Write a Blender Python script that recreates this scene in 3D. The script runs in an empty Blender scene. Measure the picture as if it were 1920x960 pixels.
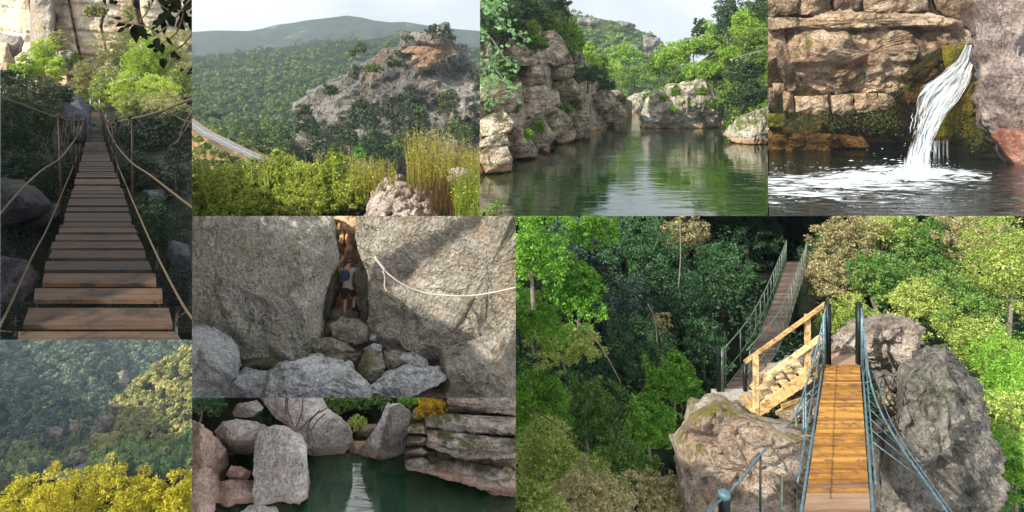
import bpy, bmesh, math, random
import numpy as np
from mathutils import Vector, Matrix
R = math.radians
SC = bpy.context.scene
COL = SC.collection
# ---------------------------------------------------------------- camera
F = 1100.0; CX = 960.0; HY = 180.0            # focal length and horizon in photo pixels
cd = bpy.data.cameras.new('camera'); cam = bpy.data.objects.new('camera', cd); COL.objects.link(cam)
cd.sensor_width = 36; cd.lens = 36*F/1920; cd.shift_y = -(480-HY)/1920
cd.clip_start = .1; cd.clip_end = 20000
cam.rotation_euler = (R(90), 0, 0); SC.camera = cam
SC.render.resolution_x = 1024; SC.render.resolution_y = 512
# ---------------------------------------------------------------- sky and sun
SUN = Vector((-.66, -.52, .54)).normalized()   # direction towards the sun
EL = math.asin(SUN.z); AZ = math.atan2(SUN.x, SUN.y)
w = bpy.data.worlds.new('World'); SC.world = w; w.use_nodes = True
nt = w.node_tree; bg = nt.nodes['Background']
sky = nt.nodes.new('ShaderNodeTexSky'); sky.sky_type = 'NISHITA'; sky.sun_disc = False
sky.sun_elevation = EL; sky.sun_rotation = AZ; sky.dust_density = 3.0; sky.air_density = 1.0; sky.ozone_density = .8
tc = nt.nodes.new('ShaderNodeTexCoord'); nz = nt.nodes.new('ShaderNodeTexNoise')
nz.inputs['Scale'].default_value = 2.2; nz.inputs['Detail'].default_value = 6
cr = nt.nodes.new('ShaderNodeValToRGB'); cr.color_ramp.elements[0].position = .30; cr.color_ramp.elements[1].position = .62
cr.color_ramp.elements[0].color = (.35, .35, .35, 1); cr.color_ramp.elements[1].color = (.92, .92, .92, 1)
mx = nt.nodes.new('ShaderNodeMixRGB'); mx.inputs[2].default_value = (13.2, 13.3, 13.5, 1)
nt.links.new(tc.outputs['Generated'], nz.inputs['Vector']); nt.links.new(nz.outputs['Fac'], cr.inputs[0])
nt.links.new(cr.outputs[0], mx.inputs[0]); nt.links.new(sky.outputs[0], mx.inputs[1]); nt.links.new(mx.outputs[0], bg.inputs[0])
bg.inputs[1].default_value = 0.08
sl = bpy.data.lights.new('sun', 'SUN'); sl.energy = 5.0; sl.angle = R(.6); sl.color = (1, .92, .78)
so = bpy.data.objects.new('sun', sl); COL.objects.link(so); so.rotation_euler = SUN.to_track_quat('Z', 'Y').to_euler()
SC.view_settings.view_transform = 'Standard'; SC.view_settings.look = 'None'
SC.view_settings.exposure = 0.45; SC.view_settings.gamma = 1; SC.view_settings.use_curve_mapping = False

# ---------------------------------------------------------------- helpers
rng = np.random.default_rng(7)
def W(u, v, d):
    return np.stack(np.broadcast_arrays((np.asarray(u, float)-CX)/F*d, np.asarray(d, float), -(np.asarray(v, float)-HY)/F*d), -1)
def zm(l, k, ox, oy): return [(x/k+ox, y/k+oy) for x, y in l]
def _h(ix, iy, iz, s):
    n = (ix*374761393 + iy*668265263 + iz*2147483647 + s*1274126177) & 0xffffffff
    n = ((n ^ (n >> 13))*1274126177) & 0xffffffff
    return ((n ^ (n >> 16)) & 0xffff)/65535.0
def vn(P, s=0):
    P = np.asarray(P, float); i = np.floor(P).astype(np.int64); f = P-i; f = f*f*f*(f*(f*6-15)+10)
    o = 0
    for a in (0, 1):
        for b in (0, 1):
            for c in (0, 1):
                wgt = (f[..., 0] if a else 1-f[..., 0])*(f[..., 1] if b else 1-f[..., 1])*(f[..., 2] if c else 1-f[..., 2])
                o = o + wgt*_h(i[..., 0]+a, i[..., 1]+b, i[..., 2]+c, s)
    return o*2-1
def fbm(P, s=0, o=4, g=.5):
    P = np.asarray(P, float); r = 0; a = 1
    for k in range(o): r = r + a*vn(P*(2.03**k)+k*7.3, s+k); a *= g
    return r
def ridge(P, s=0, o=4):
    P = np.asarray(P, float); r = 0; a = 1
    for k in range(o): r = r + a*(1-2*np.abs(vn(P*(2.1**k)+k*3.1, s+k))); a *= .5
    return r
CLIP = [None]
def setprops(o, label=None, cat=None, group=None, kind=None):
    if label: o['label'] = label
    if cat: o['category'] = cat
    if group: o['group'] = group
    if kind: o['kind'] = kind
    return o
def mk(name, V, Fc, mat, parent=None, smooth=True, origin=None, clip=True, **kw):
    V = np.asarray(V, float).reshape(-1, 3); Fc = np.asarray(Fc, np.int64)
    if Fc.ndim == 1: Fc = Fc.reshape(-1, 4)
    need = False
    if clip and CLIP[0] is not None:
        x0, x1, y0, y1 = CLIP[0]; d = np.maximum(V[:, 1], 1e-3)
        u = V[:, 0]/d*F+CX; v = HY-V[:, 2]/d*F
        out = np.stack([u < x0, u > x1, v < y0, v > y1], 1)
        if out.any():
            keep = ~(out[Fc].all(1).any(1)); Fc = Fc[keep]
            if len(Fc) == 0: return None
            used = np.unique(Fc); mp = np.full(len(V), -1); mp[used] = np.arange(len(used)); V = V[used]; Fc = mp[Fc]
            need = out[used].any()
    k = Fc.shape[1]
    if origin is None:
        origin = Vector((V[:, 0].mean(), V[:, 1].mean(), V[:, 2].min())) if parent is None else Vector((0, 0, 0))
    me = bpy.data.meshes.new(name)
    me.vertices.add(len(V)); me.vertices.foreach_set('co', V.astype(np.float32).ravel())
    me.loops.add(Fc.size); me.loops.foreach_set('vertex_index', Fc.astype(np.int32).ravel())
    me.polygons.add(len(Fc)); me.polygons.foreach_set('loop_start', np.arange(0, Fc.size, k, dtype=np.int32))
    me.polygons.foreach_set('loop_total', np.full(len(Fc), k, np.int32))
    me.update(calc_edges=True)
    if need:
        bm = bmesh.new(); bm.from_mesh(me)
        for (pn, sgn) in (((1, -(x0-CX)/F, 0), 1), ((-1, (x1-CX)/F, 0), 1), ((0, -(y0-HY)/F, -1), 1), ((0, (y1-HY)/F, 1), 1)):
            bmesh.ops.bisect_plane(bm, geom=bm.verts[:]+bm.edges[:]+bm.faces[:], plane_co=(0, 0, 0), plane_no=(-pn[0], -pn[1], -pn[2]), clear_outer=True)
        if len(bm.faces) == 0: bm.free(); bpy.data.meshes.remove(me); return None
        bm.to_mesh(me); bm.free()
    po = Vector((0, 0, 0))
    if parent is not None:
        q = parent
        while q is not None: po += q.location; q = q.parent
        loc = origin-po if origin != Vector((0, 0, 0)) else Vector((0, 0, 0)); org = po+loc
    else: loc = Vector(origin); org = loc
    me.transform(Matrix.Translation(-org))
    me.polygons.foreach_set('use_smooth', np.full(len(me.polygons), bool(smooth)))
    me.materials.append(mat); me.update()
    o = bpy.data.objects.new(name, me); COL.objects.link(o); o.location = loc
    if parent is not None: o.parent = parent
    return setprops(o, **kw)
def empty(name, loc, label, cat, group=None):
    o = bpy.data.objects.new(name, None); COL.objects.link(o); o.location = Vector([float(c) for c in loc]); o.empty_display_size = .2
    return setprops(o, label, cat, group)
def copy_tree(o, parent=None):
    c = o.copy(); COL.objects.link(c); c.parent = parent
    for ch in list(o.children): copy_tree(ch, c)
    return c
class G:                                        # gathers solid pieces into one mesh
    def __init__(s): s.V = []; s.F = []; s.n = 0
    def add(s, V, Fc):
        V = np.asarray(V, float).reshape(-1, 3); s.V.append(V); s.F.append(np.asarray(Fc)+s.n); s.n += len(V); return s
    def box8(s, c):                             # c: 8 corners bottom 4 then top 4
        return s.add(c, [[0, 3, 2, 1], [4, 5, 6, 7], [0, 1, 5, 4], [1, 2, 6, 5], [2, 3, 7, 6], [3, 0, 4, 7]])
    def beam(s, a, b, wd, ht, up=(0, 0, 1)):    # rectangular bar from a to b
        a = np.array(a, float); b = np.array(b, float); d = b-a; d /= np.linalg.norm(d)
        sx = np.cross(d, up); n = np.linalg.norm(sx); sx = np.array((1., 0, 0)) if n < 1e-5 else sx/n; sz = np.cross(sx, d)
        c = [p+sx*i*wd/2+sz*j*ht/2 for p in (a, b) for i, j in ((-1, -1), (1, -1), (1, 1), (-1, 1))]
        return s.box8(c)
    def tube(s, pts, r, n=7):
        P = np.asarray(pts, float); m = len(P); rr = np.broadcast_to(np.asarray(r, float), (m,))
        T = np.gradient(P, axis=0); T /= np.linalg.norm(T, axis=1)[:, None]+1e-9
        ref = np.array((0, 0, 1.)) if abs(T[:, 2]).mean() < .9 else np.array((1., 0, 0))
        A = np.cross(T, ref); A /= np.linalg.norm(A, axis=1)[:, None]+1e-9; B = np.cross(T, A)
        P = np.vstack([P[:1], P, P[-1:]]); A = np.vstack([A[:1], A, A[-1:]]); B = np.vstack([B[:1], B, B[-1:]]); rr = np.r_[1e-4, rr, 1e-4]; m += 2
        an = np.arange(n)/n*2*np.pi
        V = P[:, None]+rr[:, None, None]*(A[:, None]*np.cos(an)[None, :, None]+B[:, None]*np.sin(an)[None, :, None])
        i = np.arange(m-1)[:, None]; j = np.arange(n)[None, :]
        f = np.stack([i*n+j, i*n+(j+1) % n, (i+1)*n+(j+1) % n, (i+1)*n+j], -1).reshape(-1, 4)
        return s.add(V, f)
    def mk(s, name, mat, parent=None, **kw):
        return mk(name, np.concatenate(s.V), np.concatenate(s.F), mat, parent, **kw)
def spline(pts, n):                             # Catmull-Rom through pts
    P = np.asarray(pts, float); P = np.vstack([2*P[0]-P[1], P, 2*P[-1]-P[-2]]); k = len(P)-3
    t = np.linspace(0, k, n); i = np.minimum(t.astype(int), k-1); f = (t-i)[:, None]
    a, b, c, d = P[i], P[i+1], P[i+2], P[i+3]
    return .5*((2*b)+(c-a)*f+(2*a-5*b+4*c-d)*f**2+(3*b-a-3*c+d)*f**3)

# ---------------------------------------------------------------- materials
def srgb(c):
    if isinstance(c, str): c = [int(c[i:i+2], 16)/255 for i in (0, 2, 4)]
    return tuple((x/12.92 if x <= .04045 else ((x+.055)/1.055)**2.4) for x in c)+(1,)
class N:
    def __init__(s, name):
        s.m = bpy.data.materials.new(name); s.m.use_nodes = True; s.t = s.m.node_tree; s.b = s.t.nodes['Principled BSDF']
        s.o = s.t.nodes['Material Output']
    def n(s, ty, **kw):
        x = s.t.nodes.new('ShaderNode'+ty)
        for k, v in kw.items():
            if k in ('ins',):
                for a, b in v.items(): x.inputs[a].default_value = b
            else: setattr(x, k, v)
        return x
    def l(s, a, b): s.t.links.new(a, b)
    def noise(s, vec, scale, detail=5, rough=.6, dist=0):
        x = s.n('TexNoise', ins={'Scale': scale, 'Detail': detail, 'Roughness': rough, 'Distortion': dist}); s.l(vec, x.inputs['Vector']); return x.outputs['Fac']
    def ramp(s, f, stops):
        x = s.n('ValToRGB'); e = x.color_ramp.elements
        while len(e) < len(stops): e.new(.5)
        for i, (p, c) in enumerate(stops): e[i].position = p; e[i].color = c if len(c) == 4 else tuple(c)+(1,)
        s.l(f, x.inputs[0]); return x.outputs[0]
    def mix(s, f, a, b, mode='MIX'):
        x = s.n('MixRGB', blend_type=mode)
        for i, v in ((0, f), (1, a), (2, b)):
            if hasattr(v, 'is_output'): s.l(v, x.inputs[i])
            else: x.inputs[i].default_value = v
        return x.outputs[0]
    def math(s, op, a, b=0):
        x = s.n('Math', operation=op)
        for i, v in ((0, a), (1, b)):
            if hasattr(v, 'is_output'): s.l(v, x.inputs[i])
            else: x.inputs[i].default_value = v
        return x.outputs[0]
    def bump(s, h, strength, dist):
        x = s.n('Bump', ins={'Strength': strength, 'Distance': dist}); s.l(h, x.inputs['Height']); s.l(x.outputs[0], s.b.inputs['Normal'])
BK = (0, 0, 0, 1); WH = (1, 1, 1, 1)
def m_rock(name, dark, mid, light, stain=None, sc=1.0, stain_amt=.5, moss=None, moss_amt=0, strata=0, band=None, rough=.92, bump=1.0, squash=1, cov=.5, spk=1.0, crk=0):
    """sc = features per metre; band = (z of water, height, colour) dries to a stained waterline"""
    q = N(name); g = q.n('NewGeometry'); P = g.outputs['Position']
    mp = q.n('Mapping'); mp.inputs['Scale'].default_value = (1, 1, squash); q.l(P, mp.inputs['Vector']); Q = mp.outputs[0]
    n1 = q.noise(Q, sc*.35, 7, .62, .4); n2 = q.noise(Q, sc*2.6, 6, .7); n3 = q.noise(Q, sc*9, 4, .75)
    mid_f = q.math('ADD', q.math('MULTIPLY', n1, .5), q.math('MULTIPLY', n2, .5))
    c = q.ramp(mid_f, [(.36, srgb(dark)), (.48, srgb(mid)), (.62, srgb(light))])
    sp = q.ramp(n3, [(.36, (.35, .35, .35, 1)), (.52, (1, 1, 1, 1)), (.7, (1.25, 1.25, 1.25, 1))]); c = q.mix(.8*spk, c, sp, 'MULTIPLY')
    vo = q.n('TexVoronoi', ins={'Scale': sc*5.5}); vo.feature = 'F1'; q.l(Q, vo.inputs['Vector'])
    pit = q.ramp(vo.outputs['Distance'], [(.0, (.35, .35, .35, 1)), (.25, (1, 1, 1, 1))]); c = q.mix(.6*spk, c, pit, 'MULTIPLY')
    ce = None
    if crk:                                     # thin fractures, warped so that no two run alike
        wn = q.n('TexNoise', ins={'Scale': sc*.5, 'Detail': 5, 'Roughness': .6}); q.l(Q, wn.inputs['Vector']); wv = q.n('VectorMath', operation='SCALE'); wv.inputs['Scale'].default_value = 2.2/sc; q.l(wn.outputs['Color'], wv.inputs[0])
        av = q.n('VectorMath', operation='ADD'); q.l(Q, av.inputs[0]); q.l(wv.outputs[0], av.inputs[1]); v2 = q.n('TexVoronoi', ins={'Scale': sc*crk}); v2.feature = 'DISTANCE_TO_EDGE'; q.l(av.outputs[0], v2.inputs['Vector'])
        gate = q.ramp(q.noise(P, sc*.45, 3, .5), [(.50, BK), (.60, WH)]); ce = q.ramp(v2.outputs['Distance'], [(.0, (.0, .0, .0, 1)), (.014, WH)]); ce = q.mix(gate, WH, ce); c = q.mix(.5, c, ce, 'MULTIPLY')
    if stain:
        s1 = q.noise(Q, sc*.28+.01, 6, .6, .8); s1 = q.ramp(s1, [(1-cov-.06, BK), (1-cov+.06, WH)])
        s1 = q.mix(1, s1, q.ramp(n2, [(.35, (.2, .2, .2, 1)), (.65, WH)]), 'MULTIPLY')
        c = q.mix(q.mix(1, s1, (stain_amt,)*3+(1,), 'MULTIPLY'), c, srgb(stain))
    if moss:
        s1 = q.noise(P, sc*.6, 6, .7, .3); nm = q.n('SeparateXYZ'); q.l(g.outputs['Normal'], nm.inputs[0])
        s1 = q.math('ADD', s1, q.math('MULTIPLY', nm.outputs[2], .12)); s1 = q.ramp(s1, [(.56-moss_amt*.2, BK), (.66-moss_amt*.2, (.9, .9, .9, 1))])
        c = q.mix(s1, c, srgb(moss))
    if strata:
        mp2 = q.n('Mapping'); mp2.inputs['Scale'].default_value = (.15, .15, strata); q.l(P, mp2.inputs['Vector'])
        st = q.noise(mp2.outputs[0], 1, 6, .7, .3); c = q.mix(.75, c, q.ramp(st, [(.38, (.28, .25, .22, 1)), (.5, (1, 1, 1, 1)), (.65, (1.15, 1.12, 1.1, 1))]), 'MULTIPLY')
    if band:
        sx = q.n('SeparateXYZ'); q.l(P, sx.inputs[0])
        h = q.math('DIVIDE', q.math('SUBTRACT', sx.outputs[2], band[0]), band[1]); h = q.math('ADD', h, q.math('MULTIPLY', q.math('SUBTRACT', n1, .5), 1.6))
        c = q.mix(q.ramp(h, [(.75, WH), (1.0, BK)]), c, q.mix(.35, srgb(band[2]), c))
        c = q.mix(q.ramp(h, [(.0, WH), (.18, BK)]), c, srgb('3a3320'))
    q.l(c, q.b.inputs['Base Color']); q.b.inputs['Roughness'].default_value = rough; q.b.inputs['Specular IOR Level'].default_value = .25
    hh = q.math('ADD', q.math('MULTIPLY', n2, .6), q.math('MULTIPLY', n3, .3)); hh = q.math('ADD', hh, q.math('MULTIPLY', vo.outputs['Distance'], .25))
    if strata: hh = q.math('ADD', hh, q.math('MULTIPLY', st, 1.0))
    if crk: hh = q.math('ADD', hh, q.math('MULTIPLY', ce, .35))
    q.bump(hh, min(1, .75*bump), .55/sc*bump); return q.m
def m_leaf(name, c1, c2, c3, tr=.3, sc=.5, rough=.55, isl=.55, nw=.6):
    q = N(name); g = q.n('NewGeometry'); oi = q.n('ObjectInfo')
    n = q.noise(g.outputs['Position'], sc, 3, .6)
    f = q.math('ADD', q.math('MULTIPLY', g.outputs['Random Per Island'], isl), q.math('MULTIPLY', q.math('SUBTRACT', n, .5), nw))
    f = q.math('ADD', f, .5*(.55-isl)+.3)
    f = q.math('ADD', f, q.math('MULTIPLY', oi.outputs['Random'], .25)); f = q.math('SUBTRACT', f, .12)
    c = q.ramp(f, [(.15, srgb(c1)), (.5, srgb(c2)), (.88, srgb(c3))])
    q.l(c, q.b.inputs['Base Color']); q.b.inputs['Roughness'].default_value = rough; q.b.inputs['Specular IOR Level'].default_value = .3
    t = q.n('BsdfTranslucent'); q.l(c, t.inputs['Color'])
    ms = q.n('MixShader'); ms.inputs[0].default_value = tr; q.l(q.b.outputs[0], ms.inputs[1]); q.l(t.outputs[0], ms.inputs[2]); q.l(ms.outputs[0], q.o.inputs['Surface'])
    return q.m
def m_plain(name, c, c2=None, rough=.6, metal=0, sc=20, bump=.0, dirt=None):
    q = N(name); tcn = q.n('TexCoord'); n = q.noise(tcn.outputs['Object'], sc, 5, .65)
    col = q.ramp(n, [(.35, srgb(c)), (.65, srgb(c2 or c))])
    if dirt: col = q.mix(q.ramp(q.noise(tcn.outputs['Object'], sc*.25, 6, .7), [(.48, BK), (.6, (.8, .8, .8, 1))]), col, srgb(dirt))
    q.l(col, q.b.inputs['Base Color']); q.b.inputs['Roughness'].default_value = rough; q.b.inputs['Metallic'].default_value = metal
    if bump: q.bump(n, bump, .01)
    return q.m
def m_wood(name, a, b, c, dirt=None, across=(2.5, 22, 22), dirt_sc=6, rough=.8):
    q = N(name); g = q.n('NewGeometry'); oi = q.n('ObjectInfo'); mp = q.n('Mapping'); mp.inputs['Scale'].default_value = across
    q.l(g.outputs['Position'], mp.inputs['Vector']); n = q.noise(mp.outputs[0], 1, 7, .7, .6)
    f = q.math('ADD', q.math('MULTIPLY', n, .75), q.math('MULTIPLY', g.outputs['Random Per Island'], .0)); f = q.math('ADD', f, q.math('MULTIPLY', oi.outputs['Random'], .28))
    col = q.ramp(f, [(.3, srgb(a)), (.5, srgb(b)), (.72, srgb(c))])
    if dirt:
        dn = q.noise(g.outputs['Position'], dirt_sc, 8, .75); col = q.mix(q.ramp(dn, [(.49, BK), (.60, (.85, .85, .85, 1))]), col, srgb(dirt))
        dn2 = q.noise(g.outputs['Position'], dirt_sc*5, 4, .75); col = q.mix(q.ramp(dn2, [(.63, BK), (.68, WH)]), col, srgb('140f0b'))
    q.l(col, q.b.inputs['Base Color']); q.b.inputs['Roughness'].default_value = rough; q.bump(n, .5, .006); return q.m
def m_rope(name, a, b, freq=60):
    q = N(name); g = q.n('NewGeometry'); wv = q.n('TexWave', ins={'Scale': freq, 'Distortion': .5}); wv.bands_direction = 'DIAGONAL'
    q.l(g.outputs['Position'], wv.inputs['Vector']); q.l(q.ramp(wv.outputs['Fac'], [(.2, srgb(a)), (.7, srgb(b))]), q.b.inputs['Base Color'])
    q.b.inputs['Roughness'].default_value = .85; q.bump(wv.outputs['Fac'], .6, .01); return q.m
def m_water(name, deep, shallow, sc, bump, rough=.04, stretch=(1, .35, 1), foam=None):
    q = N(name); g = q.n('NewGeometry'); mp = q.n('Mapping'); mp.inputs['Scale'].default_value = stretch; q.l(g.outputs['Position'], mp.inputs['Vector'])
    n = q.noise(mp.outputs[0], sc, 4, .55, .6); big = q.noise(g.outputs['Position'], sc*.12, 4, .6)
    col = q.ramp(big, [(.35, srgb(deep)), (.65, srgb(shallow))]); r = rough
    q.l(col, q.b.inputs['Base Color']); q.b.inputs['Roughness'].default_value = rough; q.b.inputs['IOR'].default_value = 1.33
    q.b.inputs['Specular IOR Level'].default_value = .6
    gate = q.ramp(big, [(.42, (.25, .25, .25, 1)), (.6, WH)])
    q.bump(q.mix(1, n, gate, 'MULTIPLY'), 1, bump); return q.m

# ---------------------------------------------------------------- generators
def resample(poly, n):
    P = np.asarray(poly, float); Q = np.vstack([P, P[:1]]); s = np.r_[0, np.cumsum(np.linalg.norm(np.diff(Q, axis=0), axis=1))]
    t = np.linspace(0, s[-1], n, endpoint=False); X = np.stack([np.interp(t, s, Q[:, 0]), np.interp(t, s, Q[:, 1])], 1)
    return X
def blob(name, poly, d, t, mat, label=None, cat='rock', n=72, k=26, e=.6, disp=.03, fac=6, seed=0, strata=0, tilt=0, lean=0, rough=.03, parent=None, sink=0, group=None, kind=None, freq=2.2, fo=(.5, .86)):
    """Solid rock with its own thickness t at distance d; lean>0 makes the top lie farther back."""
    r = np.random.default_rng(seed+101); X = resample(poly, n); c = X.mean(0)
    ph = np.linspace(0, np.pi, k)[1:-1]
    s = np.sin(ph)**e; y = -np.sign(np.cos(ph))*np.abs(np.cos(ph))**e
    size = max(np.ptp(X[:, 0]), np.ptp(X[:, 1]))/F*d; hz = max(np.ptp(X[:, 1]), 1)/F*d
    U = c[0]+(X[None, :, 0]-c[0])*s[:, None]; Vv = c[1]+(X[None, :, 1]-c[1])*s[:, None]; Y = np.broadcast_to(y[:, None], U.shape).copy()
    U = np.r_[U.ravel(), c[0], c[0]]; Vv = np.r_[Vv.ravel(), c[1], c[1]]; Y = np.r_[Y.ravel(), -1, 1]
    nx = (U-c[0])/max(np.ptp(X[:, 0])/2, 1); nzz = -(Vv-c[1])/max(np.ptp(X[:, 1])/2, 1)
    q = np.stack([nx, Y, nzz], 1)
    for _ in range(fac):                       # facets: flat breaks across the front of the rock
        a = r.normal(size=3); a[1] = -abs(a[1])-.5; a /= np.linalg.norm(a); off = r.uniform(*fo)
        h = np.maximum(0, q@a-off); q[:, 1] -= h*a[1]*1.0
    Y = q[:, 1]
    D = d+Y*t+lean*nzz
    P = W(U, Vv, D)
    base = P/size*freq*2+seed*3.7
    D2 = disp*size*(fbm(base, seed, 5, .55)+.5*ridge(base*.8, seed+5, 3)-.3)+rough*.35*size*ridge(base*4, seed+9, 3)
    if strata:                                  # bedding joints: grooves that run along the beds
        zz = (P[:, 2]+tilt*P[:, 0])/strata+.35*fbm(P/size*1.3, seed+2, 3)
        fr = zz-np.floor(zz); gr = np.exp(-((fr-.5)/.09)**2); D2 = D2-gr*disp*size*1.1+.9*disp*size*(_h(np.floor(zz+.5).astype(np.int64), 0, 0, seed)-.5)
    nrm = np.stack([nx*.25, Y-.15, nzz*.25], 1); nrm /= np.linalg.norm(nrm, axis=1)[:, None]+1e-6
    P = P+nrm*D2[:, None]
    if sink: P[:, 2] -= 0
    m = k-2; f = []
    i = np.arange(m-1)[:, None]; j = np.arange(n)[None, :]
    f = np.stack([i*n+j, i*n+(j+1) % n, (i+1)*n+(j+1) % n, (i+1)*n+j], -1).reshape(-1, 4)
    jj = np.arange(n); f1 = np.stack([jj, np.full(n, m*n), np.full(n, m*n), (jj+1) % n], 1)
    tri = np.concatenate([f[:, [0, 2, 1]], f[:, [0, 3, 2]], np.stack([jj, (jj+1) % n, np.full(n, m*n)], 1), np.stack([(m-1)*n+(jj+1) % n, (m-1)*n+jj, np.full(n, m*n+1)], 1)])
    kw = {}
    if parent is None: kw = dict(label=label, cat=None if kind else cat, group=group, kind=kind)
    elif label: kw = dict(label=label)
    return mk(name, P, tri, mat, parent, **kw)
def sheet(name, u, v, D, mat, disp=None, parent=None, **kw):
    """Surface through a grid of directions u, v at distances D, with relief disp along y."""
    P = W(u, v, D)
    if disp is not None: P = P+disp
    r, c = u.shape; i = np.arange(r-1)[:, None]; j = np.arange(c-1)[None, :]
    f = np.stack([i*c+j, (i+1)*c+j, (i+1)*c+j+1, i*c+j+1], -1).reshape(-1, 4)
    return mk(name, P.reshape(-1, 3), f, mat, parent, **kw)
def grid(u0, u1, nu, v0, v1, nv):
    return np.meshgrid(np.linspace(u0, u1, nu), np.linspace(v0, v1, nv))
def leafquads(C, size, r, up=.3, slim=.5, out=None, jit=.35, flat=.75):
    n = len(C); a = r.normal(size=(n, 3))
    if out is None: a[:, 2] = a[:, 2]*.6+up; a /= np.linalg.norm(a, axis=1)[:, None]+1e-9; nn = np.cross(a, r.normal(size=(n, 3)))
    else:                                       # leaf blades face outwards and up, with plenty of disorder
        nn = out*flat*1.3+r.normal(size=(n, 3))*.6; nn[:, 2] += up; a = np.cross(nn, a)
    a /= np.linalg.norm(a, axis=1)[:, None]+1e-9; nn /= np.linalg.norm(nn, axis=1)[:, None]+1e-9
    b = np.cross(a, nn); b /= np.linalg.norm(b, axis=1)[:, None]+1e-9
    L = (np.asarray(size)*(1+jit*r.normal(size=n)).clip(.4, 2))[:, None]
    V = np.stack([C-a*L*.5+b*L*slim*.5, C+a*L*.5, C-a*L*.5-b*L*slim*.5], 1)
    return V.reshape(-1, 3), np.arange(3*n).reshape(n, 3)
def crown_pts(c, rad, nc, nl, cr, r, lump=.3, low=-.6, fill=.25):
    """Leaf positions: clumps spread over a lumpy ellipsoid."""
    d = r.normal(size=(nc*2, 3)); d /= np.linalg.norm(d, axis=1)[:, None]; d = d[d[:, 2] > low][:nc]
    sd = int(r.integers(1000)); rr = 1+lump*fbm(d*1.7+sd, sd, 3); rr *= np.where(r.random(len(d)) < fill, r.uniform(.3, .8, len(d)), 1)
    cc = d*rr[:, None]*np.asarray(rad)*.86
    o = r.normal(size=(len(cc), nl, 3)); o /= np.linalg.norm(o, axis=2)[..., None]; o *= (r.random((len(cc), nl, 1))**.45)
    s = cr*(r.uniform(.6, 1.25, (len(cc), 1, 1))); o = o*s*np.array((1, 1, .7))
    P = (cc[:, None]+o); outv = o/(np.linalg.norm(o, axis=2)[..., None]+1e-6)
    return P.reshape(-1, 3)+np.asarray(c), outv.reshape(-1, 3), cc+np.asarray(c)
def limbs(base, c, rad, r, cc, tr, n=6):
    g = G(); top = np.asarray(c, float)+np.array((0, 0, rad[2]*.35)); base = np.asarray(base, float)
    mid = (base+top)/2+r.normal(size=3)*np.asarray(rad)*.08
    g.tube(spline([base, mid, top], 9), np.linspace(tr, tr*.25, 9), 7)
    for q in cc[r.permutation(len(cc))[:n]]:
        st = base+(top-base)*r.uniform(.35, .8); g.tube(spline([st, (st+q)/2+np.array((0, 0, -.04*rad[2])), q], 5), np.linspace(tr*.4, tr*.1, 5), 5)
    return g
def moss(u, v, d, rx, rv, mat, label, seed, leaf=2.8, low=-1):
    r = np.random.default_rng(seed); n = int(rx*rv*.9); k = r.normal(size=(n, 2))*.5; uu = u+k[:, 0]*rx; vv = v+k[:, 1]*rv+4*fbm(np.stack([uu*.08, uu*0, uu*0], -1), seed, 3)
    C = W(uu, vv, d+r.normal(size=n)*.5); V, Fq = leafquads(C, leaf/F*d, r, -.8, .4); return mk('moss', V, Fq, mat, smooth=False, label=label, kind='stuff')
def tree(name, c, rad, base, mats, label, cat='tree', nc=120, nl=26, leaf=.2, cr=.25, tr=None, seed=0, lump=.3, low=-.6, slim=.55, group=None, nlimb=6, up=.3, fill=.25, outw=True):
    r = np.random.default_rng(seed+500); rad = np.asarray(rad, float)*np.ones(3); C, outv, cc = crown_pts(c, rad, nc, nl, cr*rad.mean(), r, lump, low, fill)
    e = empty(name, base, label, cat, group)
    tr = tr or rad.mean()*.07
    V, Fq = leafquads(C, leaf, r, up, slim, outv if outw else None)
    o1 = limbs(base, c, rad, r, cc, tr, nlimb).mk('trunk', mats[1], e)
    o2 = mk('crown', V, Fq, mats[0], e, smooth=False)
    if o1 is None and o2 is None: bpy.data.objects.remove(e); return None
    return e
def ptree(name, u, v, d, rpx, rv, mats, label, by=None, **kw):
    """Tree whose crown sits in direction (u, v) at distance d, radii given in photo pixels there."""
    c = W(u, v, d); rx = rpx/F*d; rz = rv/F*d; b = W(u, by if by else v+rv*1.5, d)
    kw.setdefault('leaf', 4.2/F*d); return tree(name, c, (rx, (rx+rz)/2*.9, rz), b, mats, label, **kw)
def cover(name, C, size, mat, seed, up=.3, slim=.5, label=None, **kw):
    r = np.random.default_rng(seed); V, Fq = leafquads(C, size, r, up, slim); return mk(name, V, Fq, mat, smooth=False, label=label, kind='stuff', **kw)
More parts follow.
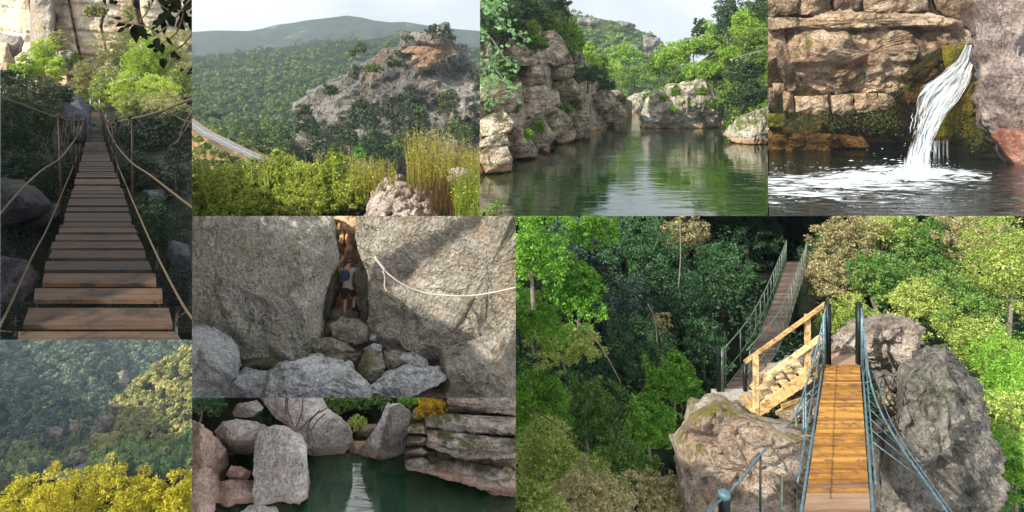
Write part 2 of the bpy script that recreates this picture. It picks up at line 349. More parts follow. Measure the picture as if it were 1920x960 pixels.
def proto_tree(name, rad, h, mats, seed, nc=60, nl=14, leaf=.5, cr=.3, kindp='round', label='', cat='tree', group=None):
    r = np.random.default_rng(seed)
    if kindp == 'pine':                       # layered pine: clumps on tiers that shrink upwards
        cl = []
        for k in range(9):
            z = .3+.7*k/8; rr = rad*(1.05-z)**.8*1.25
            for a in r.uniform(0, 2*np.pi, int(9*(1.1-z))+3): cl.append((rr*math.cos(a)*r.uniform(.4, 1), rr*math.sin(a)*r.uniform(.4, 1), z*h+r.normal()*.03*h))
        cc = np.array(cl); o = r.normal(size=(len(cc), nl, 3)); o /= np.linalg.norm(o, axis=2)[..., None]
        C = (cc[:, None]+o*rad*cr*r.random((len(cc), nl, 1))**.5*np.array((1, 1, .6))).reshape(-1, 3); outv = o.reshape(-1, 3)
    else:
        C, outv, cc = crown_pts((0, 0, h*.55), (rad, rad, h*.5), nc, nl, cr*rad, r, .3, -.7)
    e = empty(name, (0, 0, 0), label, cat, group)
    g = G(); g.tube([(0, 0, -h*.2), (0, 0, h*.4), (rad*.05, 0, h*.85)], [rad*.09, rad*.07, rad*.02], 6)
    for q in cc[:7]: g.tube([(0, 0, q[2]*.75), tuple(q)], [rad*.04, rad*.015], 4)
    sv = CLIP[0]; CLIP[0] = None
    g.mk('trunk', mats[1], e); V, Fq = leafquads(C, leaf, r, .5, .5, outv); mk('crown', V, Fq, mats[0], e, smooth=False); CLIP[0] = sv
    return e
def scatter(protos, pts, sizes, seed=0):
    r = np.random.default_rng(seed); out = []
    for k, (p, s) in enumerate(zip(pts, sizes)):
        o = copy_tree(protos[int(r.integers(len(protos)))]); o.location = Vector([float(x) for x in p]); o.scale = (s*r.uniform(.85, 1.15), s*r.uniform(.85, 1.15), s*r.uniform(.85, 1.2)); o.rotation_euler = (0, 0, r.uniform(0, 6.28)); out.append(o)
    return out
def drop(protos):
    for p in protos:
        for c in list(p.children): bpy.data.objects.remove(c)
        bpy.data.objects.remove(p)
def lowpoly_forest(name, pts, rads, hs, mat, label, seed, nq=36):
    r = np.random.default_rng(seed); n = len(pts); d = r.normal(size=(n, nq, 3)); d /= np.linalg.norm(d, axis=2)[..., None]; d[..., 2] = np.abs(d[..., 2])*1.1-.25
    C = np.asarray(pts)[:, None]+d*np.asarray(rads)[:, None, None]*np.array((1, 1, 1))*r.uniform(.72, 1.08, (n, nq, 1))*(1+.28*fbm(d*1.6+np.arange(n)[:, None, None]*3.7, 5, 2))[..., None]; C[..., 2] += np.asarray(hs)[:, None]*.5
    V, Fq = leafquads(C.reshape(-1, 3), np.repeat(np.asarray(rads), nq)*.36, r, .35, 1.1, d.reshape(-1, 3), flat=1.3)
    return mk(name, V.reshape(-1, 3), Fq, mat, smooth=False, label=label, kind='stuff', clip=False)
# ================================================================ bridge in the shaded gorge (x 0-360, y 0-637)
CLIP[0] = (0, 360, -60, 637)
M_cliff = m_rock('sunlit_limestone', 'c2b093', 'e6dac2', 'f6efdf', 'eabf88', .35, .7, strata=.3, spk=.35, rough=.95, cov=.45)
M_cliffg = m_rock('grey_limestone', '87827a', 'aca69c', 'cac4ba', 'b89468', .5, .35, rough=.95, spk=.5)
M_dkrock = m_rock('shaded_boulder', '2e3036', '4c4e56', '6e7078', None, 1.6)
M_prock = m_rock('purplish_rock', '2a272e', '443e47', '5e5861', None, 2.2, moss='2c3a18', moss_amt=-.1)
M_bark = m_plain('bark', '4a3d30', '6b5a48', .9, sc=8, bump=.4)
M_barkg = m_plain('grey_bark', '6e675c', '8b8577', .9, sc=8, bump=.4)
M_pine = m_leaf('bright_pine_needles', '6a8a26', '9cba42', 'cfdc6a', .4, .3)
M_oak = m_leaf('holm_oak_leaves', '1f2b1a', '36462c', '5b6a48', .1, .6)
M_shrub = m_leaf('mixed_shrub_leaves', '4a5f28', '7f9448', 'b8c070', .35, .35)
M_olive = m_leaf('olive_shrub_leaves', '62683c', '989a62', 'c9c68c', .35, .4)
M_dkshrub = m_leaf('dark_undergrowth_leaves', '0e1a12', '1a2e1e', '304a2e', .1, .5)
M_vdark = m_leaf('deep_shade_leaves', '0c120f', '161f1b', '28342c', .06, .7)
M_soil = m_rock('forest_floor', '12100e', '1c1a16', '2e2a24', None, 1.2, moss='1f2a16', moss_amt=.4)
M_plank = m_wood('weathered_bridge_planks', '23180f', '3d2a19', '5c432d', '140d08', (1.6, 24, 24), 3.2)
M_ropem = m_rope('tan_rope', '352b1b', '6b5a3c', 55)
M_iron = m_plain('rusty_iron', '1c1816', '3a2b24', .6, .5, 30)
M_steel = m_plain('galvanised_steel', '8b9296', 'b4babc', .4, .7, 20)
# gorge cliff: three vertical slabs with cracks and ledges
def cliff_wall():
    u, v = grid(-14, 372, 190, -66, 250, 150)
    D = 74+5*((u-180)/180)**2
    X = W(u, v, D)
    rel = 1.3*fbm(X*.06, 3, 5)+.5*ridge(X*np.array((.25, .25, .5)), 5, 4)
    z = X[..., 2]/3.1+.25*fbm(X*.1, 9, 3); fr = z-np.floor(z); led = np.where(fr > .86, -.0, .55)*fr; rel += led*.9
    for pts, wd, dp in (([(91, -60), (92, 10), (103, 37), (107, 117)], 3, 2.5), ([(129, 0), (140, 54), (147, 90), (155, 122)], 2, 1.8), ([(252, -60), (256, 10), (268, 50), (271, 60)], 5, 4), ([(-5, 60), (12, 85), (22, 105), (26, 120)], 4, 3), ([(196, 20), (190, 50), (200, 95)], 1.5, 1.2), ([(330, -40), (341, 40), (350, 95)], 3, 2)):
        pts = np.array(pts, float)
        for a, b in zip(pts[:-1], pts[1:]):
            ab = b-a; t = (((u-a[0])*ab[0]+(v-a[1])*ab[1])/(ab@ab)).clip(0, 1); dd = np.hypot(u-a[0]-t*ab[0], v-a[1]-t*ab[1]); rel = np.maximum(rel, -9)+dp*np.exp(-(dd/wd)**2)
    off = np.where(u < 55+.1*v, -1.2, 0)+np.where((u > 58) & (u < 98+.2*v), -2.6, 0)+np.where(u > 262, -2.0, 0)
    return u, v, D, rel+off
u, v, D, rel = cliff_wall()
cl = sheet('cliff', u, v, D+rel, M_cliff, kind='structure')
sl_ = sheet('rock_slab', *grid(56, 104, 40, -66, 112, 70)[:2], 71.5+1.0*fbm(W(*grid(56, 104, 40, -66, 112, 70), 70)*.2, 4, 5)+3*np.abs((np.linspace(-1, 1, 40)[None, :]))**6, M_cliffg, parent=cl) if cl else None
for i, (po, dd, m, lb) in enumerate(((zm([(-20, 180), (60, 200), (120, 205), (125, 290), (60, 330), (-20, 240)], 3, 0, 0), 66, M_cliffg, 'grey boulder lodged low against the left of the sunlit cliff'),
        (zm([(-20, 245), (40, 240), (60, 300), (75, 350), (60, 420), (-20, 480)], 3, 0, 0), 64, M_cliff, 'cream boulder below the grey one at the left edge of the cliff foot'),
        (zm([(1010, 235), (1060, 230), (1095, 260), (1095, 285), (1040, 290), (1005, 270)], 3, 0, 0), 62, M_cliff, 'small tan ledge block jutting from the cliff at the right edge'),
        (zm([(310, 280), (400, 285), (440, 320), (430, 370), (380, 400), (325, 360)], 3, 0, 0), 64, M_cliffg, 'grey rock step on the cliff between two pines'))):
    blob('cliff_boulder', po, dd, 3, m, lb, seed=20+i, disp=.06, n=48, k=18)
# gorge floor rising to the cliff
u, v = grid(-30, 400, 110, 175, 700, 130)
D = 4+70/(1+((v-175)/42)**1.35); X = W(u, v, D); side = np.abs(u-180)/180
D = D*(1+.25*(1-side))+2*fbm(X*.25, 11, 5)*D/30
D = np.maximum(D, 5.5)*1.15
sheet('ground', u, v, D, M_soil, kind='structure')
# ---- trees and shrubs
T1 = [ # u v d rx rv mat label leafpx seed
 (82, 103, 60, 22, 42, M_pine, 'bright green pine with pointed top left of the gorge under the cliff'),
 (48, 128, 58, 24, 26, M_pine, 'broad low green pine at the far left under the cliff'),
 (108, 75, 62, 17, 22, M_olive, 'olive bush growing on the cliff face above the pointed pine'),
 (140, 110, 62, 13, 13, M_shrub, 'small green bush on the cliff foot beside the crack'),
 (172, 20, 66, 12, 12, M_olive, 'dry tuft of scrub high on the cliff ledge, leftmost of three'),
 (193, 18, 66, 9, 9, M_olive, 'tiny dry tuft high on the cliff between two larger ones'),
 (240, 25, 66, 10, 16, M_olive, 'dry scrub hanging beside the dark vertical crack'),
 (105, 128, 56, 14, 26, M_pine, 'narrow light green pine left of the end of the bridge'),
 (160, 145, 60, 22, 32, M_olive, 'olive grey bush directly above the bridge end on the left'),
 (222, 100, 60, 32, 42, M_olive, 'tall rounded grey green tree against the cliff centre'),
 (272, 118, 55, 36, 62, M_pine, 'tall yellow green tree right of the rounded grey green tree'),
 (200, 165, 52, 26, 40, M_shrub, 'leafy mixed shrub behind the far bridge posts'),
 (235, 168, 50, 24, 36, M_pine, 'sunlit shrub right of the far bridge posts'),
 (320, 100, 58, 34, 50, M_olive, 'grey green tree at the right edge under the dark branch'),
 (345, 150, 54, 30, 34, M_shrub, 'green shrub at the right edge above the rope'),
 (300, 168, 50, 34, 28, M_pine, 'low bright shrub between the two right hand trees'),
 (255, 200, 45, 34, 30, M_shrub, 'half shaded shrub beyond the right rope'),
 (310, 205, 42, 42, 34, M_olive, 'greyish shrub behind the right handrail rope'),
 (180, 178, 64, 20, 24, M_pine, 'bright shrub exactly behind the two far posts'),
 (150, 190, 60, 14, 24, M_pine, 'thin sunlit sapling beside the dark boulder'),
]
for i, (a, b, d, rx, rv, m, lb) in enumerate(T1):
    ptree('pine_tree' if m is M_pine else 'shrub', a, b, d, rx, rv, (m, M_barkg), lb, cat='tree' if m is M_pine else 'bush', seed=i, nc=int(40+rx*rv*.12), nl=30, leaf=3.3/F*d, cr=.24, lump=.4, low=-.97)
T2 = [
 (55, 185, 22, 62, 44, M_oak, 'dark holm oak bough mass hanging at the upper left of the bridge', 'tree', 'holm_oak'),
 (15, 150, 24, 26, 22, M_oak, 'dark holm oak crown at the left edge above the rope', 'tree', 'holm_oak'),
 (20, 260, 17, 44, 50, M_dkshrub, 'dark green bush at the left edge below the handrail rope', 'bush', 'shrub'),
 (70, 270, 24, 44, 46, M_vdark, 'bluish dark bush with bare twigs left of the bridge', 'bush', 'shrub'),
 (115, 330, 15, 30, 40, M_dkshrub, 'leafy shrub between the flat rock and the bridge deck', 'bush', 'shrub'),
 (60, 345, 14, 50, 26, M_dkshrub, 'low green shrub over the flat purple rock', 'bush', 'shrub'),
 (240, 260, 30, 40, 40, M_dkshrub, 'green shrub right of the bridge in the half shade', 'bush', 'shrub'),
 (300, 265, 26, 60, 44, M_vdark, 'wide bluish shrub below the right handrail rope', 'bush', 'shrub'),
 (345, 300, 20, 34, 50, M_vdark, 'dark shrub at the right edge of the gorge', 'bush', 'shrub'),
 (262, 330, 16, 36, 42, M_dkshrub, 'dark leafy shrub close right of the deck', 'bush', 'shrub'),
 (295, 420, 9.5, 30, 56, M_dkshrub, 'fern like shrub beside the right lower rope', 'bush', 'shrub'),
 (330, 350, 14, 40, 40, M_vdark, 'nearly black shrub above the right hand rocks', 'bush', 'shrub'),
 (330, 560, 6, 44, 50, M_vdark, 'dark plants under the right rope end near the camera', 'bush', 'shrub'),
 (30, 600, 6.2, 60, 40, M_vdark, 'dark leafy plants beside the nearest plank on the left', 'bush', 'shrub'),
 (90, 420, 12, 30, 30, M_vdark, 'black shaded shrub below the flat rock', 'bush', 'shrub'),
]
for i, (a, b, d, rx, rv, m, lb, ct, nm) in enumerate(T2):
    ptree(nm, a, b, d, rx, rv, (m, M_barkg), lb, cat=ct, seed=50+i, nc=int(70+rx*rv*.09), nl=32, leaf=3.2/F*d, cr=.22, lump=.5, slim=.5, low=-.95)
BB = [
 (zm([(330, 540), (380, 520), (440, 545), (490, 600), (505, 660), (500, 800), (450, 900), (340, 900), (300, 700)], 3, 0, 0), 34, 5, M_dkrock, 'dark grey rounded boulder left of the far end of the bridge'),
 (zm([(-40, 50), (130, 60), (220, 110), (290, 190), (230, 260), (120, 300), (-40, 330)], 3, 0, 320), 11, 2.2, M_prock, 'flat purple grey rock slab at the left edge below the rope'),
 (zm([(300, 190), (340, 200), (345, 250), (230, 320), (100, 330), (160, 270)], 3, 0, 320), 11.5, 1.2, M_prock, 'mossy shoulder of rock beside the flat slab on the left'),
 (zm([(810, 110), (920, 110), (925, 190), (870, 210), (800, 190)], 3, 0, 320), 13, 1.2, M_dkrock, 'small square grey rock right of the bridge'),
 (zm([(960, 390), (1060, 420), (1100, 560), (1000, 600), (930, 480)], 3, 0, 320), 9, 1.4, M_dkrock, 'pale rock in the shade at the right edge beside the rope'),
 (zm([(900, 20), (1100, 10), (1100, 100), (980, 90)], 3, 0, 320), 18, 2, M_dkrock, 'bluish rock at the right edge behind the shrubs'),
 (zm([(-40, 480), (150, 500), (210, 600), (120, 760), (-40, 760)], 3, 0, 320), 8, 1.5, M_prock, 'nearly black rock under the left rope'),
]
for i, (po, dd, t, m, lb) in enumerate(BB): blob('boulder', po, dd, t, m, lb, seed=40+i, disp=.05, e=.7)
for i, (a, b, d, rx, rv, lb) in enumerate(((60, 215, 21, 60, 34, 'drooping dark oak branch mass just above the left handrail rope'), (110, 175, 30, 24, 20, 'dark leafy crown touching the top of the grey boulder'), (25, 195, 19, 40, 36, 'dark oak foliage at the left edge around the rope'), (40, 320, 15, 50, 30, 'dim green leaves above the flat purple slab'), (330, 245, 24, 44, 34, 'dim shrub at the right edge under the handrail'), (275, 235, 34, 34, 26, 'half lit shrub just right of the right handrail posts'))):
    ptree('holm_oak' if i < 3 else 'shrub', a, b, d, rx, rv, (M_oak if i < 3 else M_dkshrub, M_barkg), lb, cat='tree' if i < 3 else 'bush', seed=700+i, nc=int(90+rx*rv*.12), nl=34, leaf=3.2/F*d, cr=.22, lump=.5, slim=.5, low=-.95)
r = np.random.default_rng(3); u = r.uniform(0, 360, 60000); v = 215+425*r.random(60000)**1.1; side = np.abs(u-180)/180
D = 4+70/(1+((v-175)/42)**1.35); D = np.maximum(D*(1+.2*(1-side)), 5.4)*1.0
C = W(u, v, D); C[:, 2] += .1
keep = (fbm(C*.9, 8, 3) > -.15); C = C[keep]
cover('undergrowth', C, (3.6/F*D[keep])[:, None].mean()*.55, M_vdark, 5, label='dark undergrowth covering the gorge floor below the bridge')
sv_ = CLIP[0]; CLIP[0] = None
tree('holm_oak', (-6.8, 8.2, 5.6), (3.4, 4.2, 1.9), (-12.5, 9.0, 2.0), (M_oak, M_bark), 'unseen holm oak crown added above the view to shade the near bridge end', seed=777, nc=260, nl=44, leaf=.12, cr=.2, lump=.4)  # crown added overhead, out of view, to cut sky light on the bridge
CLIP[0] = sv_
# bare twigs on the left
g = G(); r = np.random.default_rng(9)
for k in range(46):
    a0 = W(r.uniform(50, 135), r.uniform(255, 330), 21); hh = r.uniform(.6, 1.7); dx = r.normal()*.5
    g.tube(spline([a0, a0+np.array((dx*.4, 0, hh*.5)), a0+np.array((dx, 0, hh))], 5), [.018, .014, .01, .007, .003], 4)
g.mk('bare_twigs', M_barkg, label='tangle of bare pale twigs left of the bridge', kind='stuff', smooth=True)
# ---- the suspension bridge
prof = np.array([(660, 26, 345, 3.35), (637, 35, 335, 3.67), (567, 60, 311, 4.4), (527, 76, 293, 5.07), (464, 97, 267, 6.5), (408, 120, 246, 8.7), (347, 138, 227, 12.4), (300, 151, 208, 19), (260, 162, 195, 33), (230, 166.5, 189.5, 48), (205, 169, 187, 64)])
def deck(d):                                      # left and right deck edge at distance d
    k = 1/np.asarray(d, float); o = np.argsort(1/prof[:, 3]); P = prof[o]; x = 1/P[:, 3]
    return np.interp(k, x, P[:, 1]), np.interp(k, x, P[:, 2]), np.interp(k, x, P[:, 0])
b1 = empty('suspension_bridge', W(180, 637, 3.67), 'narrow plank suspension bridge with rope handrails crossing the shaded gorge', 'bridge')
d = 3.45; k = 0; r = np.random.default_rng(21)
while d < 63:
    pt = .50 if d < 7 else .46; wd = pt*(.70 if d < 7.3 else .80)
    l0, r0, y0 = deck(d); l1, r1, y1 = deck(d+wd); j = r.normal()*.010; t = .03
    A, B_, C_, D_ = W(l0, y0, d), W(r0, y0, d), W(r1, y1, d+wd), W(l1, y1, d+wd)
    for q in (A, D_): q[0] += r.normal()*.012
    for q in (B_, C_): q[0] += r.normal()*.012
    for q in (A, B_, C_, D_): q[2] += j
    gz = G(); dn = np.array((0, 0, t)); gz.box8([A-dn, B_-dn, C_-dn, D_-dn, A, B_, C_, D_])
    o = gz.mk('plank', M_plank, b1, smooth=False, origin=Vector(A)); d += pt; k += 1
ends = {}
for side, nm in ((0, 'l'), (1, 'r')):
    ds = np.r_[3.4, np.linspace(4, 63, 40)]; e_ = [deck(q) for q in ds]
    P = np.array([W(q[side], q[2]+2, dd) for q, dd in zip(e_, ds)]); P[:, 2] -= .07; P[:, 0] += (.03 if side == 0 else -.03)
    g = G(); g.tube(P, .012, 6); g.mk('deck_cable', M_iron, b1)
def rope(pts, rad, name='rope', m=None):
    P = spline([W(*p) for p in pts], 60); g = G(); g.tube(P, rad, 7); return g.mk(name, m or M_ropem, b1)
rope([(-12, 178, 5), (30, 192, 5.8), (70, 207, 6.8), (110, 221, 8.1), (140, 226, 12), (153, 226, 17), (160, 218, 26), (164, 206, 42), (168, 190, 60)], .012, 'handrail_rope')
rope([(372, 180, 4.8), (330, 197, 5.6), (290, 212, 6.6), (248, 222, 8.1), (220, 228, 12), (205, 229, 17), (197, 220, 26), (192, 207, 42), (187, 192, 60)], .013, 'handrail_rope')
rope([(-8, 410, 4.5), (40, 355, 5.4), (80, 318, 6.8), (115, 294, 8.1), (140, 262, 12), (152, 240, 17), (160, 222, 28), (166, 210, 50)], .009, 'middle_rope')
rope([(372, 398, 4.5), (320, 358, 5.4), (280, 327, 6.6), (244, 302, 8.1), (217, 270, 12), (205, 246, 17), (197, 226, 28), (190, 212, 50)], .009, 'middle_rope')
rope([(-5, 622, 3.6), (22, 566, 4.1), (60, 482, 5.2), (90, 425, 6.6), (118, 358, 8.2), (138, 310, 12), (150, 275, 19), (160, 240, 33)], .008, 'lower_rope')
rope([(366, 604, 3.6), (340, 566, 4.1), (300, 490, 5.0), (270, 425, 6.4), (241, 358, 8.2), (221, 310, 12), (208, 275, 19), (196, 240, 33)], .008, 'lower_rope')
tops = {0: ([8.1, 12, 17, 26, 42, 60], [(110, 221), (140, 226), (153, 226), (160, 218), (164, 206), (168, 190)]), 1: ([8.1, 12, 17, 26, 42, 60], [(248, 222), (220, 228), (205, 229), (197, 220), (192, 207), (187, 192)])}
for side in (0, 1):
    ds, tt = tops[side]; tt = np.array(tt, float)
    for dd in (8.1, 12, 15, 18.5, 22, 26, 30, 35, 40, 46, 53):
        uu = np.interp(1/dd, 1/np.array(ds[::-1]), tt[::-1, 0]); vv = np.interp(1/dd, 1/np.array(ds[::-1]), tt[::-1, 1])
        l0, r0, y0 = deck(dd); a = W(uu, vv, dd); b = W((l0+1.5/dd*8, r0-1.5/dd*8)[side], y0+2, dd)
        g = G(); g.tube([b, b*.5+a*.5, a], .016, 6); h = g.mk('hanger_rod', M_iron, b1)
        if dd < 16 and h:
            g = G(); g.tube([a+np.array((-.05, 0, .0)), a+np.array((0, 0, .05)), a+np.array((.05, 0, -.02)), a+np.array((.03, 0, -.09))], .022, 6); g.mk('clamp', M_iron, h)
for uu in (171.5, 184.5):
    g = G(); a = W(uu, 206, 61); g.beam(a, a+np.array((0, 0, 1.55)), .13, .13); g.mk('end_post', M_steel, b1)
for uu in (169.5, 186.5):
    g = G(); a = W(uu, 206, 59); g.beam(a, a+np.array((0, 0, 1.1)), .07, .07); g.mk('end_post', M_steel, b1)
fb = empty('footbridge', W(130, 176, 66), 'small pale footbridge climbing the cliff beyond the bridge end', 'bridge')
g = G()
for k in range(9):
    a = W(125+k*.3, 177-k*3, 62+k*.6); b = W(135.5-k*.15, 177-k*3, 62+k*.6); g.beam(a, b, .3, .08)
g.mk('deck', M_steel, fb, smooth=False)
for (p, q) in (((124.5, 176), (126.5, 134)), ((136, 176), (134, 150))):
    g = G(); g.tube([W(p[0], p[1]-6, 62), W(q[0], q[1]-6, 67)], .05, 5)
    for t in np.linspace(0, 1, 6): x, y = p[0]+(q[0]-p[0])*t, p[1]+(q[1]-p[1])*t; g.tube([W(x, y, 62+5*t), W(x, y-6, 62+5*t)], .04, 4)
    g.mk('railing', M_iron, fb)
# ---- overhanging branch with single leaves, top right
br = empty('leafy_branch', W(330, -20, 4.6), 'dark leafy branch hanging into the top right corner over the gorge', 'branch')
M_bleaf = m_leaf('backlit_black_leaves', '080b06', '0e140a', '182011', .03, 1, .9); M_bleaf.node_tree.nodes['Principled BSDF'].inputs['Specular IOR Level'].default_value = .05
g = G()
for pts in ([(365, -12), (340, 20), (318, 45), (290, 66), (262, 72)], [(318, 20), (300, 8), (290, -12)], [(345, 25), (330, 62), (305, 80), (298, 85)], [(362, 58), (345, 82), (318, 100), (308, 112)], [(278, 2), (280, 14), (270, 30), (262, 38)], [(290, 66), (275, 50), (225, 42)], [(365, 118), (352, 132), (348, 138)], [(230, -12), (205, 2)]):
    g.tube(spline([W(a, b, 4.6) for a, b in pts], 10), np.linspace(.009, .004, 10), 5)
g.mk('twig', M_bark, br)
def leaf(u, v, ang, ln, wd, d=4.6, tw=0):
    k = np.linspace(0, 1, 7); prof_ = np.sin(np.pi*k**.8)*wd*(1-.35*k); a = R(ang)
    ax = np.array((math.cos(a), 0, math.sin(a))); pe = np.array((-math.sin(a)*math.cos(tw), math.sin(tw), math.cos(a)*math.cos(tw)))
    o = W(u, v, d); s_ = d/F; V = []; curl = np.array((0, -1, 0))
    for kk, p in zip(k, prof_):
        cpt = o+ax*ln*kk*s_; V += [cpt+pe*p*s_+curl*p*s_*.35, cpt, cpt-pe*p*s_+curl*p*s_*.35]
    f = [[i*3+j, i*3+j+1, i*3+j+4, i*3+j+3] for i in range(6) for j in (0, 1)]
    return mk('leaf', V, f, M_bleaf, br, origin=Vector(o))
L1 = [(228, 35, 175, 16, 4), (238, 42, 200, 24, 5), (235, 52, -150, 18, 5), (248, 46, -160, 16, 6), (256, 44, -90, 38, 11), (262, 50, -60, 30, 9), (300, 34, -110, 22, 8), (310, 40, -95, 26, 9), (322, 28, -80, 24, 8),
      (285, 66, 175, 20, 3), (292, 50, -140, 12, 5), (297, 70, -100, 26, 9), (290, 85, -165, 16, 5), (302, 80, -80, 22, 9), (312, 70, -50, 20, 6), (320, 100, -20, 16, 8), (308, 108, -95, 22, 8), (330, 108, 0, 10, 6),
      (345, 20, -100, 26, 9), (352, 30, -70, 18, 8), (338, 5, -140, 30, 9), (355, 0, -110, 30, 10), (325, 0, -150, 26, 7), (318, 22, 190, 14, 4), (335, 22, 170, 18, 4), (196, -6, -80, 18, 7), (205, 0, -30, 16, 6), (218, 0, -100, 10, 5), (300, -5, -80, 16, 8),
      (345, 132, 170, 8, 5), (352, 128, -20, 12, 5), (350, 138, 10, 14, 4), (362, 10, 200, 22, 10), (330, -4, -100, 20, 9), (348, -2, -60, 20, 9), (300, 60, 170, 12, 4), (287, 96, 10, 12, 5)]
rr_ = np.random.default_rng(12)
L1 += [(float(x), float(y), float(rr_.uniform(-150, -30)), float(rr_.uniform(14, 26)), float(rr_.uniform(5, 9))) for x, y in zip(rr_.uniform(292, 366, 26), rr_.uniform(-12, 44, 26))]
for i, a in enumerate(L1):
    o = leaf(*a, d=4.6+.05*math.sin(i*2.1), tw=.5*math.sin(i*1.7))
# fine twigs at the right edge
g = G()
for pts in ([(366, 200), (345, 232), (335, 262), (325, 270)], [(366, 232), (330, 218), (300, 190)], [(366, 215), (350, 240), (340, 252)]): g.tube(spline([W(a, b, 7) for a, b in pts], 8), .006, 4)
g.mk('bare_branch', M_bark, label='thin bare dark twigs at the right edge below the handrail rope', cat='branch')
# wall added out of view beyond the left edge, shaped to shade the bridge
CLIP[0] = None
ys = np.linspace(-14, 36, 60); g_u, g_v = np.meshgrid(ys, np.linspace(0, 1, 24))
hgt = np.interp(g_u, [-14, 2, 8, 12, 25, 36], [1.7, 1.9, 2.0, 2.8, 4.2, 5.0])+.35*fbm(np.stack([g_u*.4, g_u*0, g_u*0], -1), 3, 3)
X = -np.where(g_u > 2, .9*g_u+3.6, 5.4+.25*(2-g_u)*.8)-1.2*g_v-.8*(fbm(np.stack([g_u*.3, g_v*4, g_u*0+2], -1), 6, 4)+.4); Zz = -26+g_v*(hgt+26)
Vt = np.stack([X, g_u, Zz], -1)
i = np.arange(23)[:, None]; j = np.arange(59)[None, :]; f = np.stack([i*60+j, i*60+j+1, (i+1)*60+j+1, (i+1)*60+j], -1).reshape(-1, 4)
Vb = Vt.copy(); Vb[..., 0] -= 6+6*(1-g_v); nV = Vt.size//3
V = np.concatenate([Vt.reshape(-1, 3), Vb.reshape(-1, 3)]); f2 = f+nV; top = np.stack([23*60+np.arange(59), 23*60+np.arange(59)+1, nV+23*60+np.arange(59)+1, nV+23*60+np.arange(59)], 1)
s1 = np.stack([np.arange(23)*60, np.arange(1, 24)*60, nV+np.arange(1, 24)*60, nV+np.arange(23)*60], 1); s2 = s1+59
mk('unseen_shade_wall', V, np.concatenate([f, f2[:, ::-1], top, s1, s2]), M_cliffg, kind='structure')
# ================================================================ timber bridge over the wooded ravine (x 967-1920, y 405-960)
CLIP[0] = (967, 1925, 405, 965)
M_fwall = m_rock('ravine_soil', '0f120d', '1a2016', '2b3322', None, .5, moss='16220f', moss_amt=.5)
M_lgreen = m_leaf('lime_green_leaves', '2a5a16', '5c9a28', 'a4cc50', .25, .5)
M_ygreen = m_leaf('yellow_green_leaves', '4c6a22', '93ad46', 'dcdc8c', .25, .6)
M_mgreen = m_leaf('mid_green_leaves', '1e3e1e', '47742f', '8fae58', .22, .5)
M_khaki = m_leaf('khaki_seed_leaves', '4a4a2c', '8c8758', 'd2c698', .22, .6)
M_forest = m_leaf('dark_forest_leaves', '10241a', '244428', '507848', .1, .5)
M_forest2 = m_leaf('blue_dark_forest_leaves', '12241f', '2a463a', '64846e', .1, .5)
M_tan = m_rock('tan_conglomerate', '84705e', 'cbb6a0', 'f4eadc', '9a5a40', 1.5, .6, moss='8a8a3a', moss_amt=-.1, cov=.4, bump=1.4, crk=.9)
M_pale = m_rock('pale_pinkish_rock', '94806f', 'd2c2b2', 'f6eee4', 'b8845c', 1.5, .4, cov=.35, bump=1.4, crk=.9)
M_slate = m_rock('bluish_dark_rock', '57544f', '8a867e', 'c8c2b8', '5c5a40', 1.5, .35, moss='3a4a2c', moss_amt=-.2, bump=1.4, crk=.9)
M_deck2 = m_wood('varnished_orange_planks', '6e4610', 'ac7626', 'd6a24e', '6a4a28', (1.5, 20, 20), 4, rough=.7)
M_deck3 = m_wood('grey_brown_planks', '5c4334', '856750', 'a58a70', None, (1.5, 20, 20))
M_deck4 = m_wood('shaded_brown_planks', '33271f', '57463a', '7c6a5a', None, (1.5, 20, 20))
M_newwood = m_wood('fresh_yellow_timber', '9a7444', 'cfae76', 'ecd6a8', '7a5c38', (6, 6, 9), 5, rough=.8)
M_bluesteel = m_plain('blue_painted_steel', '41606e', '7896a2', .5, .3, 14)
M_blkpost = m_plain('black_green_steel', '131c1c', '22302f', .45, .4, 14)
M_grnsteel = m_plain('grey_green_steel', '46584a', '7f9080', .5, .3, 14)
M_conc = m_plain('pale_concrete', '8f8a82', 'b5b0a6', .85, 0, 9, .4)
u, v = grid(950, 1935, 120, 395, 985, 80)
D = 44-22*((v-405)/560).clip(0, 2)**.8+3.5*fbm(np.stack([u*.006, v*.006, u*0], -1), 31, 4)
hollow = np.exp(-(((u-1450)/90)**2+((v-440)/70)**2)); D = D+7*hollow
sheet('ravine_slope', u, v, D, M_fwall, kind='structure')
def Dslope(u, v): return 44-22*((np.asarray(v)-405)/560).clip(0, 2)**.8
r = np.random.default_rng(61)
def mat8(u, v):
    if u > 1530 and v < 640: return (M_mgreen, M_ygreen, M_mgreen, M_khaki, M_ygreen)
    if u > 1700: return (M_ygreen, M_mgreen, M_lgreen, M_ygreen, M_mgreen)
    if u < 1300 and v > 600: return (M_mgreen, M_lgreen, M_ygreen, M_mgreen, M_khaki)
    return (M_forest, M_forest2, M_forest, M_forest2, M_mgreen)
